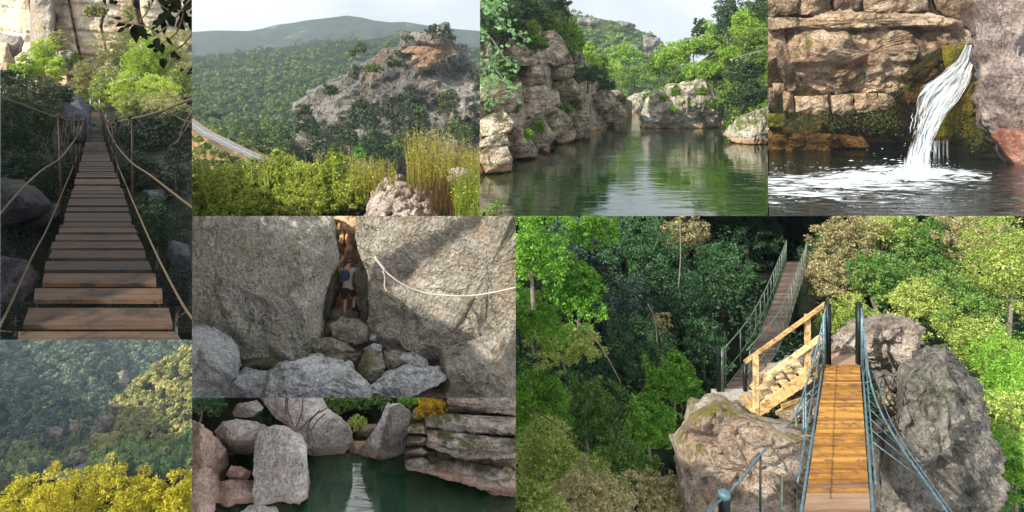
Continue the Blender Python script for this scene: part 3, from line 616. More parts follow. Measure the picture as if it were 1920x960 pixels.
T8 = [
 # dark back forest
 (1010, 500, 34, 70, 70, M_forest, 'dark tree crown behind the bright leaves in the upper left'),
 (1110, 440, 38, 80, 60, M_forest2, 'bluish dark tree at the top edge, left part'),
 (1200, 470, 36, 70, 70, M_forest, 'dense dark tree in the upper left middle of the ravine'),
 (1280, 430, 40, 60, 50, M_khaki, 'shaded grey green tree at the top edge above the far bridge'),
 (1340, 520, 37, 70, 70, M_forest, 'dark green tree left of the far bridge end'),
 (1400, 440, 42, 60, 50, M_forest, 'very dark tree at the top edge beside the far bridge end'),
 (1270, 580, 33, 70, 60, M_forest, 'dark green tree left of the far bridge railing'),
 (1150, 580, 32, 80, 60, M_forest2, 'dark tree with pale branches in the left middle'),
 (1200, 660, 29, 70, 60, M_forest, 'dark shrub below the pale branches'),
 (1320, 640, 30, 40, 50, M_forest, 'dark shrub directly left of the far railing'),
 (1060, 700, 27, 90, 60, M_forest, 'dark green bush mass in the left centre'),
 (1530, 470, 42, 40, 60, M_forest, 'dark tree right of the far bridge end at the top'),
 # right side
 (1590, 450, 36, 60, 56, M_khaki, 'khaki flowering tree at the top, right of the dark gap'),
 (1660, 430, 37, 55, 45, M_ygreen, 'yellow green tree at the top right of the khaki tree'),
 (1560, 530, 33, 46, 50, M_khaki, 'dry brownish green bush above the black posts'),
 (1650, 520, 32, 70, 50, M_mgreen, 'mid green leafy tree above the boulders'),
 (1750, 460, 35, 70, 60, M_mgreen, 'mid green tree at the top edge, right part'),
 (1730, 570, 29, 70, 50, M_ygreen, 'bright leafy bush behind the dark boulder top'),
 (1600, 600, 30, 60, 40, M_ygreen, 'yellow green bush directly behind the pale boulder'),
 (1830, 440, 33, 60, 60, M_khaki, 'khaki and orange tinged tree in the upper right'),
 (1890, 500, 28, 70, 90, M_ygreen, 'tall yellow green tree at the upper right edge'),
 (1810, 560, 28, 60, 50, M_mgreen, 'mid green bush left of the tall right edge tree'),
 (1840, 650, 25, 70, 60, M_ygreen, 'sunlit yellow green bush at the right of the dark boulder'),
 (1900, 720, 22, 60, 70, M_lgreen, 'lime green bush on the right edge, middle height'),
 (1870, 800, 20, 60, 60, M_ygreen, 'pale yellow bush right of the foot of the dark boulder'),
 (1905, 880, 16, 60, 60, M_lgreen, 'bright lime bush in the lower right corner'),
 (1830, 930, 16, 50, 34, M_mgreen, 'green bush at the bottom edge right of the bridge'),
 # left side
 (1000, 460, 15, 56, 80, M_lgreen, 'bright green leaves hanging in the upper left corner'),
 (1080, 545, 16, 56, 56, M_lgreen, 'lime green drooping crown right of the corner leaves'),
 (1110, 430, 17, 50, 30, M_lgreen, 'bright green spray of leaves at the top edge'),
 (1000, 590, 17, 50, 50, M_lgreen, 'lime green crown at the left edge, middle height'),
 (1060, 640, 19, 60, 40, M_ygreen, 'yellow green twiggy bush under the lime crown'),
 (1265, 715, 21, 56, 46, M_lgreen, 'bright lime bush beside the tan boulder'),
 (1220, 790, 20, 50, 50, M_lgreen, 'lime green bush lower left of the tan boulder'),
 (1000, 760, 19, 70, 70, M_lgreen, 'leafy green bush at the left edge, lower half'),
 (1110, 780, 20, 70, 60, M_mgreen, 'green bush in the lower left middle'),
 (1170, 880, 17, 70, 60, M_mgreen, 'mid green bush at the lower left of the boulder'),
 (1030, 870, 16, 76, 70, M_ygreen, 'pale yellow green bush near the lower left corner'),
 (1110, 935, 14, 80, 50, M_khaki, 'khaki grass like bush at the bottom left edge'),
 (1000, 945, 13, 50, 40, M_ygreen, 'light green bush in the bottom left corner'),
 (1240, 930, 16, 44, 44, M_khaki, 'dry khaki bush touching the tan boulder foot'),
 (1230, 620, 31, 26, 34, M_khaki, 'pale dead branched shrub in the dark middle left'),
]
for i, (a, b, d, rx, rv, m, lb) in enumerate(T8):
    ptree('tree' if 'tree' in lb or 'crown' in lb else 'bush', a, b, d, rx, rv, (m, M_barkg), lb, cat='tree' if 'tree' in lb or 'crown' in lb else 'bush', seed=200+i, nc=int(80+rx*rv*.07), nl=38, leaf=(4.7 if d < 22 else 3.9)/F*d, cr=.19, lump=.6, slim=.5, low=-.9, fill=.35)
n = 30000; u = r.uniform(960, 1925, n); v = r.uniform(400, 965, n); D = Dslope(u, v)-1.2-2.0*r.random(n)
k = fbm(np.stack([u*.02, v*.02, u*0], -1), 4, 3) > -.35; k &= ~((u > 1400) & (u < 1520) & (v < 520))
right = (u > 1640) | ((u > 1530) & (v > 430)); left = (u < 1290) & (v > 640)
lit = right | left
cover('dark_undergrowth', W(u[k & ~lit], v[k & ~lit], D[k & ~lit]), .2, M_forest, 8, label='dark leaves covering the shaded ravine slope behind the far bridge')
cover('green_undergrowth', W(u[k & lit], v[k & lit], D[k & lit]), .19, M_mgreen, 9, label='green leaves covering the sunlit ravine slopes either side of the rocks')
# ---- boulders
z1 = lambda l: zm(l, 1.729, 967, 405)
B8 = [
 (z1([(520, 720), (560, 640), (640, 595), (760, 640), (850, 660), (930, 690), (985, 700), (985, 990), (560, 990), (535, 860)]), 14.5, 3.2, M_tan, 'large tan boulder with reddish cracks under the wooden stair'),
 (z1([(1040, 400), (1080, 350), (1180, 322), (1270, 330), (1305, 370), (1300, 450), (1265, 530), (1190, 540), (1130, 500), (1060, 460)]), 17.5, 2.0, M_pale, 'pale angular boulder behind the right black post'),
 (z1([(1250, 520), (1330, 440), (1390, 430), (1450, 500), (1510, 640), (1545, 780), (1530, 990), (1160, 990), (1180, 760), (1240, 640)]), 14.2, 2.6, M_slate, 'huge dark bluish boulder right of the orange deck'),
 (z1([(1010, 430), (1040, 400), (1110, 440), (1110, 480), (1015, 480)]), 16.6, .7, M_pale, 'low pale rock between the two black posts'),
 (z1([(1150, 500), (1270, 520), (1275, 590), (1180, 580)]), 15.5, .8, M_slate, 'shaded wedge of rock under the pale boulder'),
 (z1([(1175, 575), (1245, 580), (1250, 630), (1200, 650), (1170, 620)]), 14.6, .5, M_tan, 'small tan stone, upper of two beside the deck'),
 (z1([(1160, 670), (1250, 645), (1255, 720), (1190, 725), (1160, 700)]), 14.2, .5, M_pale, 'small pale stone, lower of two beside the deck'),
 (z1([(790, 510), (870, 465), (930, 440), (990, 400), (1010, 480), (1000, 600), (930, 580), (800, 600)]), 17.6, 1.2, M_pale, 'light grey rock hidden behind the stair rails'),
 (z1([(850, 640), (930, 600), (985, 590), (985, 690), (880, 690)]), 15.6, .8, M_tan, 'rough rock under the top of the stair'),
]
for i, (po, dd, t, m, lb) in enumerate(B8): blob('boulder', po, dd, t, m, lb, seed=80+i, disp=.06, n=110, k=40, e=.75, rough=.05, fac=9, freq=2.6)
# ---- orange deck bridge
b2 = empty('timber_footbridge', W(1570, 960, 7.9), 'orange plank footbridge leading down to the boulders between steel cables', 'bridge')
def dk2(y): t = (y-682)/278; return 1548-41*t, 1612+20*t, 1/(1/15.5+(1/7.9-1/15.5)*t)
d = 7.7; r = np.random.default_rng(5)
while d < 15.4:
    q = []
    for dd in (d, d+.112):
        t = (1/dd-1/15.5)/(1/7.9-1/15.5); y = 682+278*t; l, rr, _ = dk2(y); q.append((W(l, y, dd), W(rr, y, dd)))
    dn = np.array((0, 0, .035)); up = np.array((0, 0, r.normal()*.006)); gz = G()
    c = [q[0][0], q[0][1], q[1][1], q[1][0]]; gz.box8([p-dn+up for p in c]+[p+up for p in c])
    gz.mk('plank', M_deck2 if d > 8.7+.2*r.normal() else M_deck3, b2, smooth=False, origin=Vector(c[0])); d += .152
o = W(1548, 676, 15.7); gz = G(); c = [W(1550, 684, 15.45), W(1611, 684, 15.45), W(1609, 664, 16.2), W(1553, 664, 16.2)]; dn = np.array((0, 0, .05)); gz.box8([p-dn for p in c]+c); gz.mk('landing_board', M_deck3, b2, smooth=False)
for side in (0, 1):                                # side cables, bars and the falling hand cables
    pts = []
    for y in np.linspace(684, 975, 20): t = dk2(y); pts.append(W(t[side]+(-5, 5)[side], y+2, t[2]))
    g = G(); g.tube(pts, .022, 6); g.mk('edge_cable', M_bluesteel, b2)
    for s_ in (.5,):
        P = [W(dk2(y)[side]+(-1, 1)[side]*(6+s_*6), y-s_*1100/dk2(y)[2]*(.95 if side else 1), dk2(y)[2]) for y in np.linspace(682, 975, 14)]
        if s_ < .8: g = G(); g.tube(P, .012, 5); g.mk('side_cable', M_bluesteel, b2)
for u_ in (1552, 1610.5):
    g = G(); a = W(u_, 684, 15.5); g.beam(a, a+np.array((0, 0, 1.63)), .12, .12); g.mk('post', M_blkpost, b2)
for u_, x2 in ((1545, -4), (1617, 5)):
    g = G(); a = W(u_, 700, 15.1); g.beam(a, a+np.array((0, 0, 1.5)), .07, .05); g.mk('post', M_bluesteel, b2)
hr = [(1614, 572, 15.5), (1622, 640, 14.8), (1630, 705, 14.0), (1648, 765, 13), (1683, 829, 11.8), (1722, 885, 10.8), (1790, 980, 9.3)]
hl = [(1550, 570, 15.5), (1532, 650, 15.0), (1512, 720, 14.2), (1490, 780, 13.4), (1463, 813, 12.6), (1430, 847, 11.8), (1395, 892, 11), (1358, 932, 10.4), (1310, 968, 9.8)]
P = spline([W(*p) for p in hr], 40); g = G(); g.tube(P, .024, 7); g.mk('hand_cable', M_bluesteel, b2)
P2 = spline([W(p[0]+16, p[1]+10, p[2]) for p in hr[2:]], 30); g = G(); g.tube(P2, .012, 6); g.mk('hand_cable', M_bluesteel, b2)
Pl = spline([W(*p) for p in hl], 40); g = G(); g.tube(Pl, .02, 7); g.mk('hand_cable', M_bluesteel, b2)
def top_on(P, dd): i = int(np.argmin(np.abs(P[:, 1]-dd))); return P[i]
for dd in (14.9, 14.4, 13.9, 13.4, 12.9, 12.3, 11.7, 11.1, 10.5):
    y = 682+278*((1/dd-1/15.5)/(1/7.9-1/15.5)); l, rr, _ = dk2(y)
    a = top_on(P, dd); b = W(rr+6, y+3, dd); g = G(); g.tube([b, a], .011, 5); g.mk('hanger_bar', M_bluesteel, b2)
    a = top_on(Pl, dd)
    if dd > 13: b = W(l-6, y+3, dd); g = G(); g.tube([b, a], .010, 5); g.mk('hanger_bar', M_bluesteel, b2)
for u_, m in ((1492, M_grnsteel), (1467, M_grnsteel), (1427, M_blkpost), (1512, M_bluesteel), (1507, M_bluesteel)):
    i = int(np.argmin(np.abs(Pl[:, 0]/Pl[:, 1]*F+CX-u_))); a = Pl[i]; b = np.array((a[0], a[1], -(990-HY)/F*a[1])); g = G(); g.tube([b, a], .022, 6); g.mk('hanger_bar', m, b2)
g = G(); a = W(1358, 990, 10.4); b = W(1358, 926, 10.4); g.tube([a, b], .1, 10); hp = g.mk('post', M_blkpost, b2)
g = G(); g.tube([b-np.array((0, 0, .05)), b+np.array((0, 0, .03)), b+np.array((0, 0, .06))], [.115, .11, .06], 10); g.mk('cap', M_bluesteel, hp)
g = G(); g.beam(W(1478, 806, 13.3), W(1524, 806, 13.3), .04, .05); g.mk('cross_bar', M_bluesteel, b2)
g = G(); g.tube([W(1655, 800, 13.2), W(1656, 985, 13.2)], .02, 5); g.mk('hanger_bar', M_blkpost, b2)
# ---- far brown bridge
b3 = empty('suspension_bridge', W(1376, 735, 19), 'brown plank suspension bridge climbing away into the dark forest', 'bridge')
p3 = np.array([(735, 1355, 1400, 19), (700, 1383, 1430, 20), (660, 1409, 1457, 21.5), (610, 1432, 1478, 24.5), (561, 1451, 1493, 28), (515, 1467, 1508, 33), (490, 1475, 1513, 37)], float)
def dk3(d):
    x = 1/p3[::-1, 3]; return [float(np.interp(1/d, x, p3[::-1, c])) for c in (1, 2, 0)]
d = 18.9
while d < 36.8:
    c = []
    for dd in (d, d+.2): l, rr, y = dk3(dd); c.append((W(l, y, dd), W(rr, y, dd)))
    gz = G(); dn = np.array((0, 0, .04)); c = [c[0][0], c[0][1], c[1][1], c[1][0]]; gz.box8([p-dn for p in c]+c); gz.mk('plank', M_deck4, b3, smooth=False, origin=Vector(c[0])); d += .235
for side in (0, 1):
    dl = np.linspace(19, 37, 16); hgt_ = 1.35
    for hh in (0.02, .55, hgt_):
        P = [W(dk3(q)[side], dk3(q)[2], q)+np.array((0, 0, hh)) for q in dl]; g = G(); g.tube(P, .022 if hh > 1 else .014, 5); g.mk('cable', M_grnsteel, b3)
    for q in np.arange(19.2, 37, 1.1):
        a = W(dk3(q)[side], dk3(q)[2], q); g = G(); g.tube([a, a+np.array((0, 0, hgt_))], .022, 5); g.mk('hanger_bar', M_grnsteel, b3)
for u_, v_, hh, m in ((1347, 737, 1.5, M_blkpost), (1354, 737, 1.45, M_grnsteel), (1397, 738, .95, M_blkpost)):
    g = G(); a = W(u_, v_, 18.8); g.beam(a, a+np.array((0, 0, hh)), .1, .1); g.mk('post', m, b3)
g = G(); g.beam(W(1340, 745, 18.6), W(1410, 744, 18.6), .7, .18); g.mk('abutment', M_conc, b3, smooth=False)
# ---- new timber stair with rail
st = empty('wooden_stair', W(1417, 780, 16), 'fresh yellow timber stair and handrail between the two bridges', 'stair')
g = G(); g.beam(W(1396, 679, 16), W(1549, 569, 15.6), .07, .09); g.mk('handrail', M_newwood, st, smooth=False)
g = G(); g.beam(W(1408, 727, 16), W(1546, 627, 15.65), .05, .13); g.mk('middle_rail', M_newwood, st, smooth=False)
g = G(); g.beam(W(1402, 783, 15.9), W(1517, 705, 15.6), .06, .27); g.mk('stringer', M_newwood, st, smooth=False)
g = G(); g.beam(W(1428, 768, 16.7), W(1540, 690, 16.4), .06, .3); g.mk('stringer', M_newwood, st, smooth=False)
for a, b in (((1417, 786), (1417, 667)), ((1514, 716), (1514, 590))):
    g = G(); g.beam(W(*a, 15.85), W(*b, 15.85), .12, .12, up=(0, 1, 0)); g.mk('post', M_newwood, st, smooth=False)
for t in np.linspace(.06, .94, 7):
    x = 1404+t*112; y = 776-t*76; dd = 15.95-.3*t; c = W(x, y, dd); g = G(); g.beam(c, c+np.array((.1, .8, 0)), .24, .04); g.mk('tread', M_newwood, st, smooth=False)
for i, (a, b) in enumerate((((1455, 775), (1500, 752)), ((1465, 762), (1512, 745)))):
    g = G(); g.beam(W(*a, 15.7), W(*b, 15.9), .05, .1); g.mk('timber_offcut', M_newwood, smooth=False, label=('lower', 'upper')[i]+' of two loose yellow boards lying on the rock under the stair', cat='board')
# thin bare stems in the forest
for i, pts in enumerate(([(1078, 600), (1120, 640), (1150, 690), (1165, 720)], [(985, 760), (1050, 800), (1120, 860), (1150, 900)], [(1275, 420), (1276, 480), (1272, 540)], [(1235, 680), (1232, 640), (1228, 600), (1215, 570)])):
    g = G(); g.tube(spline([W(a, b, 13+3*i if i < 2 else 28) for a, b in pts], 12), np.linspace(.022, .008, 12) if i < 2 else .03, 5)
    g.mk('bare_branch', M_bark if i < 2 else M_barkg, label=('dark bare branch crossing the foliage in the left middle', 'dark bare branch crossing the bush at the lower left', 'thin pale trunk in the dark forest left of the far bridge', 'pale dead stem in the dark middle left')[i], cat='branch')
# ================================================================ rock cleft with a walker (x 360-967, y 405-746)
CLIP[0] = (360, 967, 405, 746)
z5 = lambda l: zm(l, 2.815, 360, 405)
M_gl = m_rock('lichened_grey_rock', 'a09c92', 'd0cbbd', 'f2ece0', 'bca674', 1.9, .5, moss='7a7842', moss_amt=-.05, bump=1.6, crk=.45, cov=.42, squash=.8)
M_gr = m_rock('brownish_pitted_rock', '8f887c', 'c0b8aa', 'eae2d4', 'b8946a', 1.8, .5, cov=.45, bump=1.6, crk=.45)
M_gp = m_rock('pale_blue_grey_rock', '92959a', 'c6c8ca', 'f2f2ee', 'c0b088', 2.4, .3, crk=.6, cov=.4)
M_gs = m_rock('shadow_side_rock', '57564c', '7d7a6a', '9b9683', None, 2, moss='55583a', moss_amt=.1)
M_or = m_rock('orange_cleft_rock', 'cda070', 'ecc8a0', 'fbead2', 'd2762e', 1.2, .5, cov=.5)
M_fl = m_rock('broken_rock_floor', '5c564b', '877f70', 'aca493', None, 2.4)
u, v = grid(352, 975, 90, 398, 754, 60)
sheet('rock_floor', u, v, 20.6-5.2*((v-400)/350).clip(0, 2)**1.5+.5*fbm(W(u, v, 16)*.9, 3, 5)+2.2*(np.abs(u-650) < 40), M_fl, kind='structure')
u, v = grid(600, 710, 50, 398, 640, 90)
sheet('cleft_back_wall', u, v, 19.9+.8*fbm(W(u, v, 20)*np.array((1.2, 1, .8)), 5, 5)+.5*ridge(W(u, v, 20)*np.array((2.2, 1, 1.0))+np.array((0, 0, 0)), 8, 4)-.012*(u-650), M_or, kind='structure')
B5 = [
 (z5([(-500, -260), (640, -260), (765, 60), (775, 220), (745, 320), (705, 400), (688, 520), (690, 640), (660, 880), (450, 900), (100, 900), (-500, 800)]), 16.6, 1.9, M_gl, 'huge lichened grey rock face left of the cleft'),
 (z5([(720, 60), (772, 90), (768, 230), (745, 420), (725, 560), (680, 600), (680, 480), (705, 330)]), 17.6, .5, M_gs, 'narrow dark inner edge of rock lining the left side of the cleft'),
 (z5([(900, -260), (2200, -260), (2200, 800), (1560, 860), (1200, 860), (1010, 760), (940, 600), (922, 430), (905, 260), (905, 150), (872, 60)]), 16.5, 1.9, M_gr, 'huge brownish overhanging rock face right of the cleft'),
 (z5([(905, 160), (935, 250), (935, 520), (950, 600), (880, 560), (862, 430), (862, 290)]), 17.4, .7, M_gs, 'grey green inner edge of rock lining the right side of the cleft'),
 (z5([(735, -40), (870, -40), (868, 70), (905, 140), (880, 170), (820, 90)]), 18.8, .9, M_or, 'warm tan wedge of rock bridging the top of the cleft'),
 (z5([(-60, 580), (120, 585), (210, 640), (250, 740), (240, 900), (180, 1000), (-60, 1000)]), 14.6, 1.6, M_gp, 'pale blue grey speckled boulder in the lower left corner'),
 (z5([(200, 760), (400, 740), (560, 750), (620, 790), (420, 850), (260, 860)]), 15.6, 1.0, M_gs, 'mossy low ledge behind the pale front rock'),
 (z5([(180, 880), (290, 810), (390, 820), (450, 860), (420, 1000), (150, 1000)]), 14.3, .8, M_gp, 'small pale broken rock left of the big front rock'),
 (z5([(400, 830), (480, 780), (640, 745), (780, 760), (880, 830), (940, 900), (950, 1010), (380, 1010)]), 14.0, 1.5, M_gp, 'broad pale speckled rock at the bottom centre'),
 (z5([(935, 900), (1040, 830), (1150, 790), (1260, 810), (1335, 855), (1290, 890), (1100, 950), (1000, 950), (950, 920)]), 14.3, .7, M_gp, 'flat pale slab pointing right on the floor'),
 (z5([(960, 930), (1110, 950), (1300, 890), (1340, 870), (1400, 1010), (960, 1010)]), 14.8, .6, M_gr, 'brown shaded rock below the flat slab'),
 (z5([(1320, 700), (1500, 650), (1640, 590), (1760, 570), (1760, 1010), (1340, 1010), (1330, 860)]), 15.0, 1.6, M_gr, 'brown rough boulder in the lower right corner'),
 (z5([(730, 570), (800, 542), (880, 545), (925, 590), (920, 650), (860, 675), (790, 665), (745, 620)]), 15.8, .6, M_gr, 'rounded tan boulder blocking the foot of the cleft'),
 (z5([(632, 690), (660, 645), (740, 640), (820, 675), (860, 710), (780, 730), (640, 740)]), 15.5, .6, M_gl, 'low brown boulder left of and below the rounded one'),
 (z5([(640, 740), (800, 725), (900, 730), (840, 790), (780, 770)]), 15.3, .4, M_fl, 'dark shelf of rock under the low brown boulder'),
 (z5([(880, 800), (910, 720), (1000, 720), (1020, 790), (1000, 850), (940, 870), (890, 840)]), 14.9, .5, M_gl, 'yellowish upright stone right of the centre'),
 (z5([(930, 610), (980, 620), (990, 660), (940, 660)]), 16.0, .3, M_gp, 'small white stone beside the rounded boulder'),
 (z5([(910, 700), (960, 672), (1000, 680), (1000, 730), (930, 730)]), 15.5, .3, M_gp, 'small pale stone above the yellowish upright stone'),
 (z5([(1020, 720), (1090, 710), (1160, 730), (1170, 790), (1100, 810), (1030, 830), (1015, 770)]), 15.2, .5, M_gr, 'orange stained stone between the cleft and the flat slab'),
 (z5([(1150, 790), (1180, 730), (1240, 760), (1260, 810), (1200, 815)]), 15.0, .4, M_gp, 'pale triangular stone behind the flat slab'),
 (z5([(1090, 730), (1150, 725), (1190, 760), (1150, 790), (1095, 770)]), 15.1, .3, M_gp, 'grey white stone left of the triangular stone'),
 (z5([(740, 490), (800, 475), (870, 500), (875, 550), (780, 560), (735, 550)]), 17.2, .5, M_fl, 'dark stone step under the walker'),
]
for i, (po, dd, t, m, lb) in enumerate(B5):
    big = i in (0, 2)
    blob('boulder', po, dd, t, m, lb, seed=120+i, n=170 if big else 90, k=130 if big else 40, disp=.024 if big else .05, rough=.007 if big else .05, e=.2 if big else .5, fac=9 if big else 10, freq=4.5 if big else 2.4, cat='rock', lean=.15*t)
# rope with a loose end
rp = empty('rope', W(707, 490, 13.9), 'pale rope slung across the right hand rock face', 'rope'); M_wrope = m_rope('pale_rope', 'c9bfa8', 'efe8d8', 70)
g = G(); g.tube(spline([W(a/2.815+360, b/2.815+405, 13.7) for a, b in ((975, 235), (1030, 300), (1120, 365), (1230, 405), (1350, 420), (1470, 420), (1580, 405), (1740, 370))], 50), .018, 6); g.mk('main_line', M_wrope, rp)
g = G(); g.tube(spline([W(a/2.815+360, b/2.815+405, 13.68) for a, b in ((1010, 290), (1018, 330), (1016, 370), (1028, 400))], 14), .016, 6); g.mk('loose_end', M_wrope, rp)
g = G(); g.tube(spline([W(a/2.815+360, b/2.815+405, 13.68) for a, b in ((965, 215), (985, 245), (1000, 262), (1015, 285), (1008, 300))], 14), .028, 6); g.mk('knot', M_wrope, rp)
# ---- the walker, seen from behind, climbing into the cleft
def skin(name, pts, edges, rad, mat, parent, sub=2):
    me = bpy.data.meshes.new(name); me.from_pydata([tuple(p) for p in pts], edges, []); o = bpy.data.objects.new(name, me); COL.objects.link(o); o.parent = parent
    o.location = (0, 0, 0); m = o.modifiers.new('s', 'SKIN'); m.use_smooth_shade = True
    for i, rr in enumerate(rad): me.skin_vertices[0].data[i].radius = rr if isinstance(rr, tuple) else (rr, rr)
    me.skin_vertices[0].data[0].use_root = True; s2 = o.modifiers.new('d', 'SUBSURF'); s2.levels = s2.render_levels = sub; me.materials.append(mat); return o
M_skin = m_plain('skin', 'b98868', 'c79a7a', .55, sc=6); M_shirt = m_plain('light_grey_shirt', '8f9098', 'a8a9ae', .85, sc=14)
M_short = m_plain('black_shorts', '15161c', '22242c', .85, sc=14); M_pack = m_plain('navy_backpack', '252a48', '3a4063', .75, sc=10); M_cap = m_plain('dark_violet_cap', '2b2742', '3f3a5c', .8, sc=10)
M_shoe = m_plain('dark_hiking_shoe', '17161a', '2c2a2c', .7, sc=20); M_hair = m_plain('dark_hair', '1a1410', '2c221a', .7, sc=30)
pe = empty('person', W(652, 593, 17.0), 'walker from behind, grey shirt, black shorts, navy backpack, dark cap, climbing into the cleft', 'person')
pts = [(0, 0, .86), (0, 0, 1.02), (0, .02, 1.22), (0, .05, 1.40), (0, .08, 1.50), (0, .10, 1.58), (0, .12, 1.67),
       (-.10, 0, .82), (-.10, .06, .48), (-.09, 0, .10), (-.09, .13, .04),
       (.10, .02, .82), (.11, .26, .56), (.10, .20, .22), (.10, .32, .16),
       (-.18, .04, 1.38), (-.25, .10, 1.14), (-.20, .28, 1.02), (-.18, .34, 1.00),
       (.18, .05, 1.38), (.26, .20, 1.28), (.24, .38, 1.42), (.23, .44, 1.46)]
ed = [(0, 1), (1, 2), (2, 3), (3, 4), (4, 5), (5, 6), (0, 7), (7, 8), (8, 9), (9, 10), (0, 11), (11, 12), (12, 13), (13, 14), (3, 15), (15, 16), (16, 17), (17, 18), (3, 19), (19, 20), (20, 21), (21, 22)]
rad = [.13, .12, .145, .12, .055, .085, .075, .085, .058, .04, .04, .085, .06, .042, .04, .055, .042, .032, .03, .055, .042, .032, .03]
def sub(ids, es, k, extra=0): return [pts[i] for i in ids], es, [rad[i]*k+extra for i in ids]
body = skin('body', pts, ed, rad, M_skin, pe)
skin('shirt', [(0, 0, .90), (0, 0, 1.02), (0, .02, 1.22), (0, .05, 1.40), (0, .075, 1.46), (-.18, .04, 1.38), (-.235, .085, 1.20), (.18, .05, 1.38), (.235, .15, 1.31)], [(0, 1), (1, 2), (2, 3), (3, 4), (3, 5), (5, 6), (3, 7), (7, 8)], [.155, .145, .165, .14, .07, .07, .062, .07, .062], M_shirt, pe)
skin('shorts', [(0, 0, .92), (0, 0, .84), (-.10, .01, .76), (-.105, .04, .50), (.10, .05, .76), (.115, .22, .56)], [(0, 1), (1, 2), (2, 3), (1, 4), (4, 5)], [.15, .15, .108, .10, .108, .10], M_short, pe)
for sx, y0, z0 in ((-.09, .0, .04), (.10, .2, .17)):
    skin('shoe', [(sx, y0-.05, z0), (sx, y0+.06, z0-.005), (sx, y0+.18, z0-.015)], [(0, 1), (1, 2)], [.052, .05, .042], M_shoe, pe)
skin('cap', [(0, .09, 1.64), (0, .11, 1.72)], [(0, 1)], [.125, .09], M_cap, pe)
skin('hair', [(0, .065, 1.56), (0, .06, 1.64)], [(0, 1)], [.085, .10], M_hair, pe)
bp = skin('backpack', [(-.02, -.18, 1.10), (-.02, -.17, 1.28), (-.02, -.12, 1.44)], [(0, 1), (1, 2)], [(.155, .11), (.165, .12), (.12, .09)], M_pack, pe)
for sx in (-.11, .11):
    g = G(); g.tube(spline([(sx, -.1, 1.46), (sx, .03, 1.535), (sx, .2, 1.44), (sx*1.2, .2, 1.25), (sx*1.2, .05, 1.12)], 12), .018, 5)
    o = g.mk('strap', M_pack, None, clip=False, origin=Vector((0, 0, 0))); o.parent = bp
def hand(sx, wr, dirv, parent):
    dirv = np.array(dirv, float); dirv /= np.linalg.norm(dirv); side_ = np.array((1., 0, 0)); dn = np.cross(side_, dirv); wr = np.array(wr, float)
    P = [wr, wr+dirv*.085]; E = [(0, 1)]; Rr = [(.026, .018), (.034, .014)]
    for k, (o_, ln) in enumerate(((-.026, .055), (-.009, .065), (.009, .062), (.026, .048))):
        a = P[1]+side_*o_; i = len(P); P += [a, a+dirv*ln*.55-dn*.01, a+dirv*ln*.9-dn*.03]; E += [(1, i), (i, i+1), (i+1, i+2)]; Rr += [.009, .008, .007]
    i = len(P); a = P[0]+dirv*.03; P += [a+side_*(-sx)*.03, a+side_*(-sx)*.05+dirv*.04]; E += [(0, i), (i, i+1)]; Rr += [.011, .009]
    return skin('hand', P, E, Rr, M_skin, parent, sub=1)
hand(-1, pts[18], (0.1, .9, -.2), pe); hand(1, pts[22], (0, .6, .7), pe)
pe.rotation_euler = (0, 0, R(-6)); pe.scale = (.98, .98, .98)
pe.location = W(652, 594, 16.9)
# ================================================================ boulder pool (x 360-967, y 746-960)
CLIP[0] = (360, 967, 746, 962)
z6 = lambda l: zm(l, 3.163, 360, 746)
WZ6 = -7.05
M_b1 = m_rock('lilac_grey_boulder', '968c88', 'c8beba', 'f0e8e4', 'c0a088', 2.6, .35, band=(WZ6, .42, 'b7a088'), cov=.4, crk=.8)
M_b2 = m_rock('pinkish_boulder', '9a7f74', 'ccb0a2', 'ecd6ca', 'b8957c', 2.6, .4, band=(WZ6, .35, 'b08a74'), cov=.5, crk=.8)
M_b3 = m_rock('layered_grey_rock', '7d746e', 'b4aaa2', 'dcd2c8', 'b88a6c', 2.4, .35, strata=5, band=(WZ6, .5, 'c09a86'), moss='55542c', moss_amt=.1)
M_b4 = m_rock('dark_slab_rock', '5c5856', '7e7874', '9c9690', None, 2.2, band=(WZ6, .3, '9a8a6e'))
M_w6 = m_water('green_pool_water', '0c3220', '28583a', 3, .02, stretch=(.6, 2.2, 1)); M_w6.node_tree.nodes['Principled BSDF'].inputs['IOR'].default_value = 2.3
M_yel = m_leaf('autumn_yellow_leaves', '8c7a18', 'c9a824', 'e0a820', .35, .8)
M_bk6 = m_rock('pool_backing_soil', '15160f', '232418', '36341f', None, 1)
u, v = grid(352, 975, 60, 738, 905, 40)
sheet('bank', u, v, 13.6-1.6*((v-740)/165).clip(0, 1)+.4*fbm(W(u, v, 13)*1.1, 3, 4), M_bk6, kind='structure')
g_u = np.linspace(352, 975, 3); dn_, df = -WZ6*F/(975-HY), -WZ6*F/(850-HY)
V = [W(340, 975, dn_), W(985, 975, dn_), W(985, 850, df), W(340, 850, df)]
for q in V: q[2] = WZ6
mk('pool_water', V, [[0, 1, 2, 3]], M_w6, smooth=False, kind='structure')
V2 = [p-np.array((0, 0, 1.1)) for p in V]
